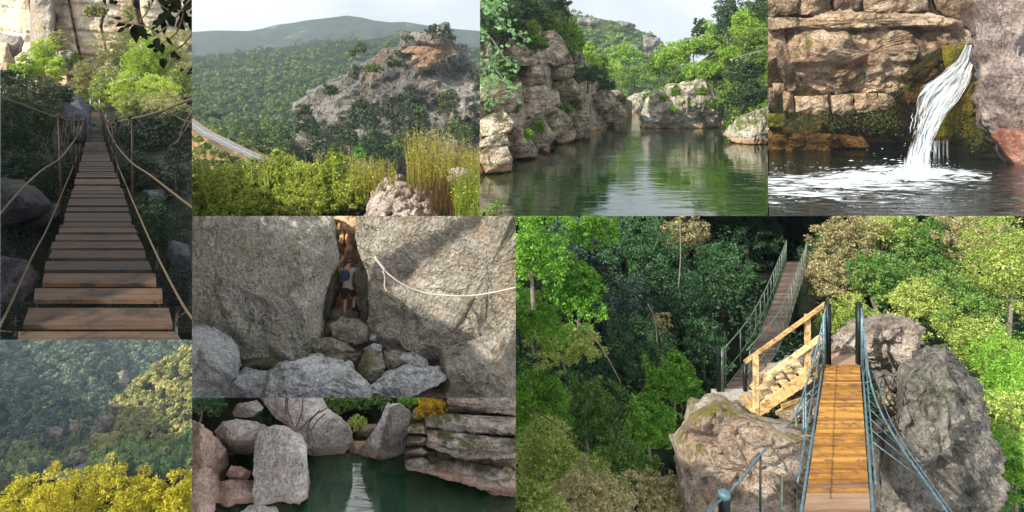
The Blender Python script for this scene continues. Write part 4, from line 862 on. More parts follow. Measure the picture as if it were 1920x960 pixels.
B6 = [
 (z6([(-40, 140), (40, 150), (110, 200), (190, 300), (215, 400), (180, 500), (120, 540), (-40, 560)]), 10.2, .9, M_b2, 'pinkish grey boulder at the left edge of the pool', 0),
 (z6([(-40, 360), (60, 380), (150, 460), (190, 560), (170, 620), (-40, 640)]), 9.8, .6, M_b2, 'lower pinkish boulder at the left edge in front of the larger one', 0),
 (z6([(130, 200), (180, 145), (280, 130), (380, 140), (450, 180), (420, 300), (330, 335), (210, 320)]), 10.9, .8, M_b1, 'rounded grey boulder resting behind the tall block', 0),
 (z6([(370, 260), (400, 190), (480, 175), (560, 190), (650, 240), (680, 290), (690, 580), (640, 620), (380, 625), (362, 560)]), 10.1, .7, M_b1, 'tall squarish speckled block with pale waterline band', 0),
 (z6([(200, 460), (230, 405), (290, 410), (350, 440), (330, 480), (240, 490)]), 10.15, .3, M_b2, 'small pink stone wedged between the left boulders', 0),
 (z6([(120, 520), (220, 480), (380, 490), (390, 620), (180, 640), (120, 600)]), 10.0, .45, M_b2, 'low pink rock apron at the foot of the tall block', 0),
 (z6([(-40, 640), (60, 620), (135, 630), (130, 690), (-40, 710)]), 8.95, .2, M_b2, 'pinkish wet stone in the lower left corner', 0),
 (z6([(270, 690), (340, 650), (430, 640), (490, 655), (515, 690), (500, 720), (280, 720)]), 8.9, .2, M_b1, 'pale flat stone rising from the water at the bottom left', 0),
 (z6([(240, 90), (270, 40), (380, 15), (420, 60), (410, 110), (330, 115), (250, 110)]), 12.4, .5, M_b1, 'small grey boulder behind the leaning boulder', 0),
 (z6([(390, -20), (480, -30), (740, -20), (800, 60), (890, 130), (950, 210), (960, 270), (880, 350), (830, 385), (740, 385), (690, 320), (610, 200), (480, 100)]), 11.2, 1.0, M_b1, 'huge smooth leaning grey boulder with rounded lower end', 0),
 (z6([(1160, 40), (1230, 30), (1290, 80), (1290, 300), (1200, 350), (1080, 375), (1000, 365), (1010, 290), (1060, 220), (1120, 130)]), 11.3, .7, M_b1, 'upright slanting slab with a sharp pale front edge', 0),
 (z6([(1170, 60), (1240, 40), (1295, 90), (1280, 320), (1190, 350), (1090, 355), (1130, 240)]), 10.95, .35, M_b4, 'dark smooth inner side of the slanting slab', 0),
 (z6([(950, 260), (1030, 255), (1015, 340), (970, 360), (930, 330)]), 11.6, .3, M_b2, 'small tan rock between the leaning boulder and the slab', 0),
 (z6([(960, 200), (1000, 160), (1090, 155), (1100, 200), (1060, 250), (970, 250)]), 12.2, .35, M_b4, 'grey rock under the yellow bush in the gap', 0),
 (z6([(1330, 60), (1390, 10), (1440, 60), (1420, 130), (1300, 150), (1290, 110)]), 11.4, .4, M_b1, 'grey rock step left of the autumn bush', 0),
]
for i, (po, dd, t, m, lb, st_) in enumerate(B6): blob('boulder', po, dd, t, m, lb, seed=160+i, n=84, k=30, disp=.03, rough=.03, e=.4 if i != 3 else .3, fac=26 if i != 3 else 5, fo=(.34, .8) if i != 3 else (.6, .85))
L6 = [
 (z6([(1270, 150), (1400, 150), (1420, 190), (1400, 215), (1275, 210)]), 'short grey bed, topmost in the left column of the layered bank'),
 (z6([(1275, 225), (1390, 220), (1400, 270), (1380, 285), (1275, 280)]), 'short grey bed, second in the left column of the layered bank'),
 (z6([(1265, 290), (1360, 290), (1400, 320), (1370, 350), (1265, 350)]), 'short grey bed, third in the left column of the layered bank'),
 (z6([(1265, 355), (1370, 350), (1420, 390), (1400, 450), (1268, 420)]), 'pale wet bed at the waterline left of the layered bank'),
 (z6([(1520, -30), (1980, -30), (1980, 100), (1700, 105), (1520, 80)]), 'topmost grey bed of the layered bank at the upper right'),
 (z6([(1380, 110), (1520, 95), (1980, 120), (1980, 240), (1700, 215), (1400, 175)]), 'long grey bed, second from the top of the layered bank'),
 (z6([(1395, 185), (1700, 220), (1980, 250), (1980, 420), (1760, 410), (1560, 350), (1400, 290)]), 'thick bulging grey bed in the middle of the layered bank'),
 (z6([(1375, 330), (1450, 320), (1650, 380), (1850, 430), (1980, 450), (1980, 610), (1700, 540), (1420, 450), (1375, 390)]), 'lowest pinkish bed of the layered bank with a wet foot'),
]
for i, (po, lb) in enumerate(L6): blob('rock_layer', po, 10.9-.1*i if i < 4 else 11.0-.16*(i-4), .7, M_b3, lb, seed=190+i, n=100, k=34, disp=.028, rough=.03, e=.4, fac=9, strata=.16, tilt=.1, cat='rock')
P6T = [(1000, -20, 13.2, 200, 60, M_mgreen, 'green bushes filling the gap between boulder and slab at the top'), (40, 30, 12.9, 150, 90, M_forest, 'dark bushes at the top left edge of the pool'), (975, 150, 12.3, 60, 46, M_ygreen, 'yellow green bush low in the gap left of the slab'),
       (1420, 60, 11.0, 90, 60, M_yel, 'autumn yellow bush on top of the layered bank'), (1290, 10, 12.0, 70, 46, M_lgreen, 'bright green bush behind the slab top'), (860, 30, 13, 80, 60, M_mgreen, 'green bush behind the leaning boulder'), (460, 130, 11.6, 120, 50, M_forest, 'dark weeds in the crack under the leaning boulder'), (1850, 460, 10.2, 50, 40, M_khaki, 'tuft of dry grass on the lowest bed at the right')]
for i, (a, b, d, rx, rv, m, lb) in enumerate(P6T):
    ptree('bush', a/3.163+360, b/3.163+746, d, rx/3.163, rv/3.163, (m, M_barkg), lb, cat='bush', seed=300+i, nc=int(30+rx*rv*.008), nl=24, leaf=4.2/F*d, cr=.28)
g = G(); r = np.random.default_rng(77)
for pts in ([(620, 170), (650, 90), (660, -20)], [(600, 160), (570, 80), (565, -20)], [(640, 190), (720, 110), (800, 60)], [(700, 200), (750, 130), (790, 95)], [(560, 100), (555, 50), (560, -10)], [(690, 190), (700, 140), (760, 70)]):
    g.tube(spline([W(a/3.163+360, b/3.163+746, 10.1) for a, b in pts], 8), .012, 4)
g.mk('bare_branches', M_bark, label='thin bare twigs standing in front of the leaning boulder', cat='branch')
# ================================================================ wooded valley, part in shade (x 0-360, y 637-960)
CLIP[0] = None
K7 = 1.4                                        # metres per unit of the distances below
M_vt1 = m_leaf('sun_toned_valley_leaves', '3c5026', '9c9c50', 'e8dc88', .06, .2, isl=.2, nw=1.5)  # right slope: sunlight put into the leaf colour as gold
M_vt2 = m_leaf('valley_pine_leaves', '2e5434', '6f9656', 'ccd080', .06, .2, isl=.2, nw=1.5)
M_vt3 = m_leaf('shade_toned_valley_leaves', '1c3832', '46685a', 'c8be84', .06, .2, isl=.2, nw=1.4)  # left slope and far ridge: valley shade put into the leaf colour
M_gold = m_leaf('golden_foreground_leaves', '8a8a1c', 'bab22c', 'd9cf48', .3, .35)
M_vg = m_rock('valley_ground', '12160e', '1c2216', '2c3020', None, .05)
M_vc = m_rock('pale_valley_cliff', '8c857c', 'b5aca0', 'd8d0c4', 'c09468', .06, .3, spk=.8, moss='3a4a2c', moss_amt=-.1)
def lay(name, top, bot, dtop, dbot, nu, nv, u0, u1, sd, amp=4, pw=1.0, m=None):
    u, s_ = np.meshgrid(np.linspace(u0, u1, nu), np.linspace(0, 1, nv)); tu = np.interp(u, [p[0] for p in top], [p[1] for p in top]); bu = np.interp(u, [p[0] for p in bot], [p[1] for p in bot])
    v = tu+(bu-tu)*s_; D1 = np.interp(u, [p[0] for p in dtop], [p[1] for p in dtop]); D2 = np.interp(u, [p[0] for p in dbot], [p[1] for p in dbot]); D = D1+(D2-D1)*s_**pw
    D = (D+amp*fbm(np.stack([u*.02, v*.02, u*0], -1), sd, 4))*K7
    o = sheet(name, u, v, D, m or M_vg, kind='structure', clip=False)
    def f(uu, ss):
        t = np.interp(uu, [p[0] for p in top], [p[1] for p in top]); b_ = np.interp(uu, [p[0] for p in bot], [p[1] for p in bot]); vv = t+(b_-t)*ss
        d1 = np.interp(uu, [p[0] for p in dtop], [p[1] for p in dtop]); d2 = np.interp(uu, [p[0] for p in dbot], [p[1] for p in dbot]); dd = d1+(d2-d1)*ss**pw
        return W(uu, vv, (dd+amp*fbm(np.stack([uu*.02, vv*.02, uu*0], -1), sd, 4))*K7)
    return f
fA = lay('far_ridge', [(-40, 626), (400, 622)], [(-40, 720), (400, 720)], [(-40, 620), (400, 560)], [(-40, 500), (400, 470)], 60, 14, -40, 400, 1, 10)
fB = lay('left_slope', [(-40, 625), (100, 638), (170, 655), (225, 690), (238, 730), (240, 760)], [(-40, 930), (60, 900), (130, 880), (175, 860), (215, 850), (240, 850)], [(-40, 430), (240, 400)], [(-40, 180), (240, 250)], 80, 60, -40, 240, 2, 12)
fC = lay('right_slope', [(160, 858), (172, 838), (182, 800), (205, 770), (230, 742), (270, 708), (310, 678), (345, 655), (400, 640)], [(160, 900), (400, 905)], [(160, 235), (230, 270), (310, 310), (400, 320)], [(160, 180), (400, 150)], 80, 60, 160, 400, 3, 8)
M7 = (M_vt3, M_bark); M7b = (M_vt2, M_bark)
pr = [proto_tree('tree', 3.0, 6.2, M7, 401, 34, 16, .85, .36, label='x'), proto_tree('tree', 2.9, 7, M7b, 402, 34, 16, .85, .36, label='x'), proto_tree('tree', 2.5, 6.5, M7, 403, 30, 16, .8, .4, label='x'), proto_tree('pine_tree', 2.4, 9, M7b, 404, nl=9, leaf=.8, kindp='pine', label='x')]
r = np.random.default_rng(31); n_all = []
def grow(fn, u0, u1, n, s0, s1, k0, group, label, protos, ex=None):
    uu = r.uniform(u0, u1, n); ss = r.uniform(s0, s1, n)
    P = fn(uu, ss)
    if ex is not None: P = P[~ex((P[:, 0]/P[:, 1]*F+CX), HY-P[:, 2]/P[:, 1]*F)]
    o = P[:, 1].argsort(); P = P[o]; near = P[:k0]; far = P[k0:]
    for t in scatter(protos, near, np.full(len(near), 1.0), int(r.integers(99))):
        l = t.location; vv = HY-l.z/l.y*F; uu = l.x/l.y*F+CX
        side_ = ', left end' if uu < (75 if uu < 170 and l.x/l.y < -.72 else 235) else ', right end' if uu > (150 if 'left' in label else 300) else ', middle'
        setprops(t, ('layered pine' if t.name.startswith('pine') else 'round crowned tree')+(' low' if vv > 840 else ' halfway up' if vv > 760 else ' high')+label+side_, 'tree', group)
    return far
cl7 = lambda u, v: ((u > 172) & (u < 216) & (v > 770) & (v < 822) & (v > 1000-u)) | ((u > 92) & (u < 116) & (v > 800) & (v < 832)) | ((u > 132) & (u < 150) & (v > 788) & (v < 826)) | ((u > 222) & (u < 238) & (v > 695) & (v < 732))
fars = []
fars.append(grow(fA, -30, 390, 700, .0, 1, 0, '', '', pr))
fars.append(grow(fB, -38, 236, 1100, .0, 1, 150, 'trees on the left valley slope', ' on the left slope of the valley', pr, cl7))
fars.append(grow(fC, 165, 395, 760, .0, .95, 148, 'trees on the right valley slope', ' on the right slope of the valley', [pr[1], pr[3]], cl7))
F7 = fars[2]; lowpoly_forest('valley_pine_forest', F7, r.uniform(5, 9.5, len(F7))/F*F7[:, 1], r.uniform(7, 12, len(F7))/F*F7[:, 1], M_vt1, 'dense forest in sunlit yellow green covering the right slope of the valley', 13, nq=130)
F7 = np.concatenate(fars[:2]); lowpoly_forest('valley_forest', F7, r.uniform(5, 9.5, len(F7))/F*F7[:, 1], r.uniform(7, 12, len(F7))/F*F7[:, 1], M_vt3, 'dense forest in shade tones covering the left slope and the far ridge of the valley', 12, nq=130)
drop(pr)
for i, (po, dd, t, lb) in enumerate((([(176, 838), (174, 806), (184, 786), (206, 762), (217, 786), (214, 818), (194, 826), (184, 840)], 250, 6, 'pale cliff on the right side of the valley above the gorge'),
      ([(224, 700), (236, 696), (238, 728), (228, 734)], 380, 6, 'far pale cliff at the valley bend'), ([(92, 806), (104, 800), (115, 808), (113, 828), (98, 826)], 250, 5, 'small pale cliff in the shaded left slope'), ([(133, 790), (148, 790), (149, 824), (136, 824)], 262, 5, 'narrow pale cliff just left of the gorge'),
      ([(145, 842), (168, 838), (166, 850), (148, 856)], 215, 3, 'pale boulder in the stream bed'), ([(98, 715), (150, 712), (178, 722), (150, 728), (110, 722)], 385, 5, 'grey rock band high on the left slope'), ([(205, 752), (217, 750), (216, 760), (206, 762)], 330, 5, 'small white rock where the slopes meet'), ([(122, 858), (150, 850), (160, 862), (130, 868)], 205, 3, 'grey stones on the dark valley floor'))):
    blob('cliff', po, (dd-8)*K7, t*1.8*K7, M_vc, lb, seed=220+i, n=64, k=34, disp=.13, rough=.12, e=.4, freq=3.5)
GT = [(14, 985, 30, 62, 'golden green tree at the left bottom corner'), (52, 958, 36, 52, 'second golden tree from the left at the bottom'), (92, 948, 34, 60, 'third golden tree from the left, with twin tops'), (140, 945, 38, 72, 'tall golden tree left of the middle of the bottom row'), (185, 935, 42, 74, 'tallest golden tree in the middle of the bottom row'), (232, 965, 30, 60, 'golden tree in the gap right of the tallest'), (262, 940, 26, 60, 'golden tree with three spiky tops'), (292, 945, 22, 50, 'narrow golden tree right of the three tops'), (335, 945, 26, 66, 'spiky golden tree near the right end of the bottom row'), (362, 945, 24, 62, 'golden tree cut by the right edge of the bottom row')]
for i, (a, b, rx, rv, lb) in enumerate(GT):
    d = 58+3*math.sin(i*2.3); ptree('golden_tree', a, b, d, rx, rv, (M_gold, M_bark), lb, seed=420+i, nc=170, nl=24, leaf=4.6/F*d, cr=.20, lump=.5, slim=.5, by=1040, low=-.8)
u, v = grid(-40, 400, 40, 900, 1100, 20)
sheet('near_slope', u, v, 64-6*(v-900)/200+1.5*fbm(np.stack([u*.03, v*.03, u*0], -1), 5, 4), M_vg, kind='structure', clip=False)
# ridge added out of view on the left, crest shaped to shade the valley
nu_, ns_ = 70, 30
t_, s_ = np.meshgrid(np.linspace(0, 1, nu_), np.linspace(-1, 1, ns_)); cy = 88+457*t_; cx = -(.873*cy+75)
cz = np.interp(cy, [88, 108, 135, 150, 168, 192, 240, 327, 400, 470, 545], [-110, -40, -47, -54, -61, -71, -98, -126, -146, -143, -165])+3*fbm(np.stack([t_*19, t_*0, t_*0], -1), 4, 4)
Vr = np.stack([cx+s_*60, cy, cz-110*np.abs(s_)**1.5+3*fbm(np.stack([t_*30, s_*8, t_*0], -1), 5, 3)], -1)*K7
ii = np.arange(ns_-1)[:, None]; jj = np.arange(nu_-1)[None, :]
mk('shading_ridge', Vr.reshape(-1, 3), np.stack([ii*nu_+jj, ii*nu_+jj+1, (ii+1)*nu_+jj+1, (ii+1)*nu_+jj], -1).reshape(-1, 4), M_vg, kind='structure', clip=False)
CLIP[0] = None
# ================================================================ hills, crag and road (x 360-900, y 0-405)
CLIP[0] = None
z2 = lambda l: zm(l, 2.37, 360, 0)
M_mt = N('distant_mountain_scrub'); g_ = M_mt.n('NewGeometry')
n1 = M_mt.noise(g_.outputs['Position'], .012, 8, .7); n2 = M_mt.noise(g_.outputs['Position'], .09, 5, .75); n3 = M_mt.noise(g_.outputs['Position'], .006, 5, .6, 1)
cc_ = M_mt.ramp(n2, [(.36, srgb('182216')), (.52, srgb('2b3824')), (.68, srgb('434e34'))]); cc_ = M_mt.mix(M_mt.ramp(n1, [(.4, BK), (.6, (.6, .6, .6, 1))]), cc_, srgb('35422e'))
cc_ = M_mt.mix(M_mt.ramp(M_mt.math('ADD', M_mt.math('MULTIPLY', n3, .6), M_mt.math('MULTIPLY', n2, .4)), [(.60, BK), (.62, (.8, .8, .8, 1))]), cc_, srgb('8a887e'))
M_mt.l(cc_, M_mt.b.inputs['Base Color']); M_mt.b.inputs['Roughness'].default_value = 1; M_mt.bump(n2, .9, 7); M_mt = M_mt.m
M_hg = m_rock('hill_ground', '18220f', '26341a', '3e4a28', '8a8468', .03, .35, cov=.15)
M_crag = m_rock('grey_crag_limestone', '5c5a56', '8f8c85', 'c8c4bb', 'c4946c', .09, .65, moss='38441f', moss_amt=-.2, cov=.43, squash=.4, bump=1.6, crk=.8)
M_cave = m_rock('ochre_cave_rock', '8a7058', 'c4a284', 'e6d0b4', 'b87a48', .12, .6, bump=1.4)
M_road = m_plain('pale_asphalt', '6d6f72', '828488', .9, 0, .5); M_line = m_plain('road_paint', 'e4e4e0', None, .7)
M_h1 = m_leaf('hill_oak_leaves', '18240f', '33481e', '6a7c38', .08, .16, isl=.2, nw=1.5); M_h2 = m_leaf('hill_pine_leaves', '1e3012', '43602a', '869a4c', .1, .16, isl=.2, nw=1.5)
M_h3 = m_leaf('crag_scrub_leaves', '1f2c18', '34452a', '56683c', .12, .05)
M_bush = m_leaf('bright_yellow_green_bush_leaves', '3f5618', '80962e', 'ccd068', .3, 1.5)
M_dry = m_leaf('dry_yellow_stems', '6f7a2c', 'a3a044', 'c9bc74', .3, 1.0)
M_drybr = m_leaf('brown_dry_grass', '6a4c34', '96714e', 'b99a74', .2, 1.0)
M_rub = m_rock('pale_rubble_rock', '8a807a', 'b8aca4', 'e2dad2', '9a7660', 4.0, .4)
M_earth = m_rock('orange_terrace_earth', '8a6a48', 'b08c62', 'cdb086', None, .15)
ridge_pts = [(330, 62), (360, 60), (405, 57), (467, 58), (490, 54), (520, 46), (548, 43), (575, 38), (620, 33), (650, 29), (680, 33), (700, 38), (730, 42), (760, 41), (790, 46), (850, 54), (900, 58), (960, 60)]
def layer(name, top, bot, d1, d2, nu, nv, u0, u1, sd, amp, m, rel=None, pw=1.0, fr=.02):
    tx = [p[0] for p in top]; ty = [p[1] for p in top]; bx = [p[0] for p in bot]; by = [p[1] for p in bot]
    def f(u, s):
        t = np.interp(u, tx, ty); b = np.interp(u, bx, by); v = t+(b-t)*s; D = d1+(d2-d1)*s**pw; D = D+amp*fbm(np.stack([u*fr, v*fr*1.5, u*0], -1), sd, 5)*(.15+s).clip(0, 1); return v, D
    u, s = np.meshgrid(np.linspace(u0, u1, nu), np.linspace(0, 1, nv)); v, D = f(u, s)
    sheet(name, u, v, D, m, kind='structure', clip=False); return lambda uu, ss: W(uu, *f(uu, ss))
layer('far_mountain', ridge_pts, [(330, 150), (960, 150)], 1750, 1150, 160, 50, 330, 960, 1, 90, M_mt, fr=.03)
hill_top = [(330, 108), (360, 105), (400, 103), (440, 98), (500, 92), (540, 88), (600, 78), (640, 76), (690, 74), (740, 66), (790, 62), (830, 78), (870, 88), (960, 92)]
fH = layer('wooded_hill', hill_top, [(330, 330), (960, 420)], 850, 170, 120, 90, 330, 960, 5, 30, M_hg, pw=.55)
# the crag
outl = z2([(515, 640), (520, 560), (510, 470), (560, 400), (640, 360), (700, 330), (780, 290), (850, 240), (920, 215), (935, 165), (1010, 150), (1066, 128), (1072, 108), (1142, 108), (1155, 150), (1160, 215), (1195, 235), (1215, 300), (1290, 380), (1400, 400), (1400, 760), (900, 760), (700, 720), (560, 700)])
M2 = (M_h1, M_bark); M2b = (M_h2, M_bark)
P2 = [proto_tree('tree', 4.0, 7, M2, 501, 26, 12, 1.25, .36, label='x'), proto_tree('tree', 3.8, 8, M2b, 502, 26, 12, 1.2, .36, label='x'), proto_tree('pine_tree', 3.4, 10.5, M2b, 503, nl=7, leaf=1.2, kindp='pine', label='x')]
P2b = [proto_tree('shrub', 2.4, 3.4, (M_h3, M_bark), 504, 16, 10, .9, .4, label='x')]
r = np.random.default_rng(91)
crg = blob('crag', outl, 232, 34, M_crag, 'huge grey limestone crag with ochre cave rising over the wooded hill', 'crag', n=260, k=200, disp=.05, rough=.022, e=.5, fac=10, lean=26, seed=7, freq=4)
blob('cave_face', z2([(975, 205), (1060, 195), (1155, 200), (1160, 235), (1110, 250), (1095, 300), (1040, 305), (975, 280), (975, 240), (940, 235)]), 214, 6, M_cave, seed=8, disp=.08, parent=crg, n=50, k=18)
blob('summit_block', z2([(1062, 160), (1068, 122), (1145, 118), (1150, 160), (1140, 190), (1070, 185)]), 218, 7, M_crag, seed=9, disp=.09, parent=crg, n=50, k=18)
blob('summit_block', z2([(935, 200), (940, 170), (1010, 155), (1060, 150), (1160, 180), (1165, 205), (1060, 200), (980, 205)]), 216, 7, M_crag, seed=10, disp=.09, parent=crg, n=50, k=18)
dg = bpy.context.evaluated_depsgraph_get()
def hit(u, v):
    dr = Vector(W(u, v, 1.0)); L = dr.length; ok, loc, nrm, i, ob, _ = SC.ray_cast(dg, dr.normalized()*60, dr.normalized()); return (loc, nrm, ob) if ok else (None, None, None)
dg.update()
# trees on the hill: nearest 150 single, the rest one forest
uu = r.uniform(335, 950, 4600); ss = r.uniform(0, 1, 4600)**.75; P = fH(uu, ss); P = P[P[:, 1].argsort()]
roadmask = lambda u, v: np.abs(v-np.interp(u, [360, 400, 440, 500], [236, 262, 284, 308])) < 9
uq = P[:, 0]/P[:, 1]*F+CX; vq = HY-P[:, 2]/P[:, 1]*F; keep = ~(roadmask(uq, vq+3) & (uq < 505)) & ~((uq < 470) & (vq > 250) & (r.random(len(P)) < .5)); keep &= vq < 405
P = P[keep]; vis = []
for p in P:
    if len(vis) >= 170: break
    uq = p[0]/p[1]*F+CX; vq = HY-p[2]/p[1]*F
    if 362 < uq < (585 if vq > 180 else 700) and vq < 300: vis.append(p)
vs = set(tuple(p) for p in vis); far = np.array([p for p in P if tuple(p) not in vs])
for t in scatter(P2, vis, np.ones(len(vis)), 3):
    vv = HY-t.location.z/t.location.y*F; uu_ = t.location.x/t.location.y*F+CX
    setprops(t, ('layered pine' if t.name.startswith('pine') else 'rounded tree')+(' beside the valley road' if vv > 240 else ' on the slope left of the crag')+(' near the left edge' if uu_ < 470 else ' close to the cliff foot' if uu_ > 540 else ' midway to the cliff'), 'tree', 'trees on the hill left of the crag')
lowpoly_forest('hill_forest', far, r.uniform(3.6, 6.8, len(far))/F*far[:, 1], r.uniform(5, 9, len(far))/F*far[:, 1], M_h2, 'dense green woodland covering the hill behind the crag', 22, nq=62)
# scrub growing on the crag
cnt = 0; pts = []; sz = []
for k in range(1500):
    a, b = r.uniform(580, 898), r.uniform(60, 300); q = fbm(np.array([[a*.022, b*.03, 3.]]), 6, 3)[0]
    if q < .06 + .25*(b < 125)-.2*(b > 240) or (775 < a < 845 and 70 < b < 140): continue
    loc, nrm, ob = hit(a, b)
    if ob is None or not ob.name.startswith(('crag', 'summit')): continue
    pts.append(np.array(loc)+np.array(nrm)*.3+np.array((0, -.6, -.4))); sz.append(r.uniform(.5, 1.25))
    if len(pts) >= 165: break
for t in scatter(P2b, pts, sz, 5):
    vv = HY-t.location.z/t.location.y*F; uu_ = t.location.x/t.location.y*F+CX
    setprops(t, 'dark shrub rooted on the '+('upper' if vv < 130 else 'middle' if vv < 210 else 'lower')+(' left' if uu_ < 690 else ' central' if uu_ < 800 else ' right')+' face of the grey crag', 'shrub', 'shrubs on the crag')
drop(P2); drop(P2b)
for i, (a, b, rx, rv, lb) in enumerate(((677, 92, 9, 12, 'dark round tree standing out on the hill crest'), (660, 100, 6, 8, 'smaller dark tree left of the round one on the crest'), (745, 290, 34, 40, 'dark tree at the foot of the crag left of the brown grass'), (676, 285, 13, 22, 'vivid green creeper covered tree at the foot of the crag'), (600, 275, 22, 26, 'dark green tree at the left foot of the crag'), (545, 285, 22, 26, 'yellowish round tree in the wood left of the crag'), (720, 300, 24, 26, 'dark green oak low in front of the crag'), (840, 200, 22, 30, 'dark shrub thicket on the right of the crag'), (760, 270, 20, 22, 'dark bush under the ochre streak of the crag'), (630, 290, 20, 22, 'dark leafy tree in front of the crag base'), (575, 240, 20, 24, 'dark tree where the wood meets the left end of the crag'), (570, 210, 16, 18, 'small dark tree higher up against the left end of the crag'), (655, 262, 18, 20, 'dark shrub left of the vivid green tree'), (700, 262, 20, 22, 'dark tree just right of the vivid green tree'), (800, 262, 30, 30, 'dark thicket behind the tall dry stems'), (860, 255, 30, 34, 'dark bushes at the right end of the crag foot'), (790, 215, 14, 18, 'dark bush in the gully of the crag'), (620, 170, 14, 12, 'dark shrub on the left shoulder of the crag'), (700, 130, 16, 11, 'dark shrub on the top edge of the crag, left of the cave'), (740, 120, 14, 9, 'low shrub on the crag top close to the cave'))):
    d = 300 if i < 2 else 168; ptree('tree', a, b, d if i != 7 else 190, rx, rv, (M_h1 if i != 3 else M_lgreen, M_bark), lb, seed=520+i, nc=70, nl=22, leaf=3.6/F*d, cr=.24)
# road
def strip(name, pts, w0, w1, mat, dz=0, **kw):
    P_ = spline([W(*p) for p in pts], 40); T = np.gradient(P_, axis=0); S = np.cross(T, (0, 0, 1.)); S /= np.linalg.norm(S, axis=1)[:, None]
    P_[:, 2] += dz; L_ = P_+S*w0; R_ = P_+S*w1; V = np.stack([L_, R_], 1).reshape(-1, 3); f = [[2*i, 2*i+1, 2*i+3, 2*i+2] for i in range(39)]
    return mk(name, V, f, mat, smooth=True, clip=False, **kw)
rp_ = [(345, 226, 190), (362, 239, 183), (385, 254, 176), (405, 264, 170), (440, 282, 160), (470, 296, 153), (500, 310, 146)]
strip('road', rp_, -1.9, 1.9, M_road, .9, kind='structure'); strip('road_verge', rp_, -2.9, 4.2, M_earth, .55, kind='structure')
strip('road_marking', rp_, -.05, .05, M_line, .93, kind='structure')
u, v = grid(340, 505, 40, 262, 345, 24)
sheet('terrace_ground', u, v, 138-36*(v-262)/83+1.5*fbm(np.stack([u*.05, v*.05, u*0], -1), 5, 4)+np.maximum(0, (np.interp(u, [360, 400, 440, 500], [242, 272, 294, 318])-v))*4, M_earth, kind='structure', clip=False)
for i, (a, b, rx) in enumerate(((372, 262, 8), (385, 275, 9), (402, 285, 10), (420, 292, 9), (372, 288, 12), (437, 300, 10), (390, 305, 14), (415, 312, 14), (450, 312, 12), (365, 310, 13), (432, 322, 14), (378, 325, 14), (400, 330, 16), (465, 318, 12))):
    d = 128-30*(b-262)/70; ptree('young_tree', a, b, d, rx, rx*1.15, (M_mgreen if i % 2 else M_shrub, M_bark), 'small round tree on the orange terraces, '+('first', 'second', 'third', 'fourth', 'fifth', 'sixth', 'seventh', 'eighth', 'ninth', 'tenth', 'eleventh', 'twelfth', 'thirteenth', 'fourteenth')[i]+' down from the road bend', cat='tree', seed=540+i, nc=36, nl=20, leaf=3.2/F*d, cr=.3)
# near slope with bushes, dry stems and rubble
CLIP[0] = (300, 900, -60, 600)
u, v = grid(330, 930, 80, 330, 470, 30)
d_near = lambda u, v: 27-4*(v-300)/100
sheet('near_bank', u, v+6*fbm(np.stack([u*.02, u*0, u*0], -1), 8, 3), d_near(u, v)+1.5, M_soil, kind='structure')
CLIP[0] = (300, 900, -60, 440)
BU = [(395, 375, 50, 44), (440, 350, 44, 44), (495, 345, 44, 50), (545, 345, 46, 46), (590, 350, 40, 44), (470, 385, 60, 40), (375, 350, 30, 36), (560, 385, 60, 40), (625, 345, 34, 50), (650, 375, 36, 40), (520, 310, 24, 24), (625, 305, 16, 18), (410, 410, 50, 30), (690, 350, 20, 30)]
nm_ = ['at the left edge', 'left of the road end', 'below the road end', 'in the middle of the bank', 'right of the middle of the bank', 'along the bottom left', 'low at the left corner under the terraces', 'along the bottom middle', 'with upright shoots below the crag', 'beside the rubble', 'reaching highest in the middle', 'with a rounded top in front of the crag', 'in the bottom left corner', 'leaning on the left side of the rubble heap']
for i, (a, b, rx, rv) in enumerate(BU):
    d = float(d_near(a, b)); ptree('bush', a, b, d, rx, rv, (M_bush, M_bark), 'bright yellow green bush '+nm_[i], cat='bush', seed=560+i, nc=int(80+rx*rv*.06), nl=26, leaf=4.0/F*d, cr=.2, lump=.55, slim=.5, low=-.7, nlimb=12)
def stems(name, n, ufn, v0fn, hfn, d0, mat, label, seed, wid=1.3, leafy=True):
    r = np.random.default_rng(seed); V = []; Q = []; nn = 0; C = []
    for k in range(n):
        u0 = ufn(r); v0 = v0fn(u0, r); h = hfn(u0, r); d = d0+r.normal()*.8; lean_ = r.normal()*h*.13; m_ = 5
        t = np.linspace(0, 1, m_); uu = u0+lean_*t**1.5; vv = v0-h*t; w_ = wid*(1-.75*t)/2
        A = W(uu-w_, vv, d); B = W(uu+w_, vv, d+.03); V.append(np.stack([A, B], 1).reshape(-1, 3)); Q.append(np.array([[2*i, 2*i+1, 2*i+3, 2*i+2] for i in range(m_-1)])+nn); nn += 2*m_
        if leafy:
            q = r.uniform(.25, 1, 12); C.append(W(u0+lean_*q**1.5+r.normal(size=12)*2.0, v0-h*q, d))
    V = np.concatenate(V); Q = np.concatenate(Q); Q = np.concatenate([Q[:, :3], Q[:, [0, 2, 3]]])
    if leafy: Vl, Ql = leafquads(np.concatenate(C), 3.6/F*d0, r, .8, .4); Q = np.concatenate([Q, Ql+len(V)]); V = np.concatenate([V, Vl])
    return mk(name, V, Q, mat, smooth=False, label=label, kind='stuff', clip=CLIP[0] is not None)
tuft = lambda u: np.interp(u, [735, 770, 800, 830, 850, 870, 900], [40, 88, 95, 85, 80, 62, 70])
stems('tall_dry_stems', 460, lambda r: 912-150*r.random()**1.2, lambda u, r: 340+r.uniform(-12, 22), lambda u, r: tuft(u)*r.uniform(.5, 1.15), 23.5, M_dry, 'tall yellow green stems standing on the bank at the right', 3)
stems('brown_dry_grass', 420, lambda r: r.normal(845, 40), lambda u, r: 375+r.uniform(-20, 45), lambda u, r: r.uniform(20, 55), 23, M_drybr, 'brown dry grass at the right of the bank', 4, 1.0, False)
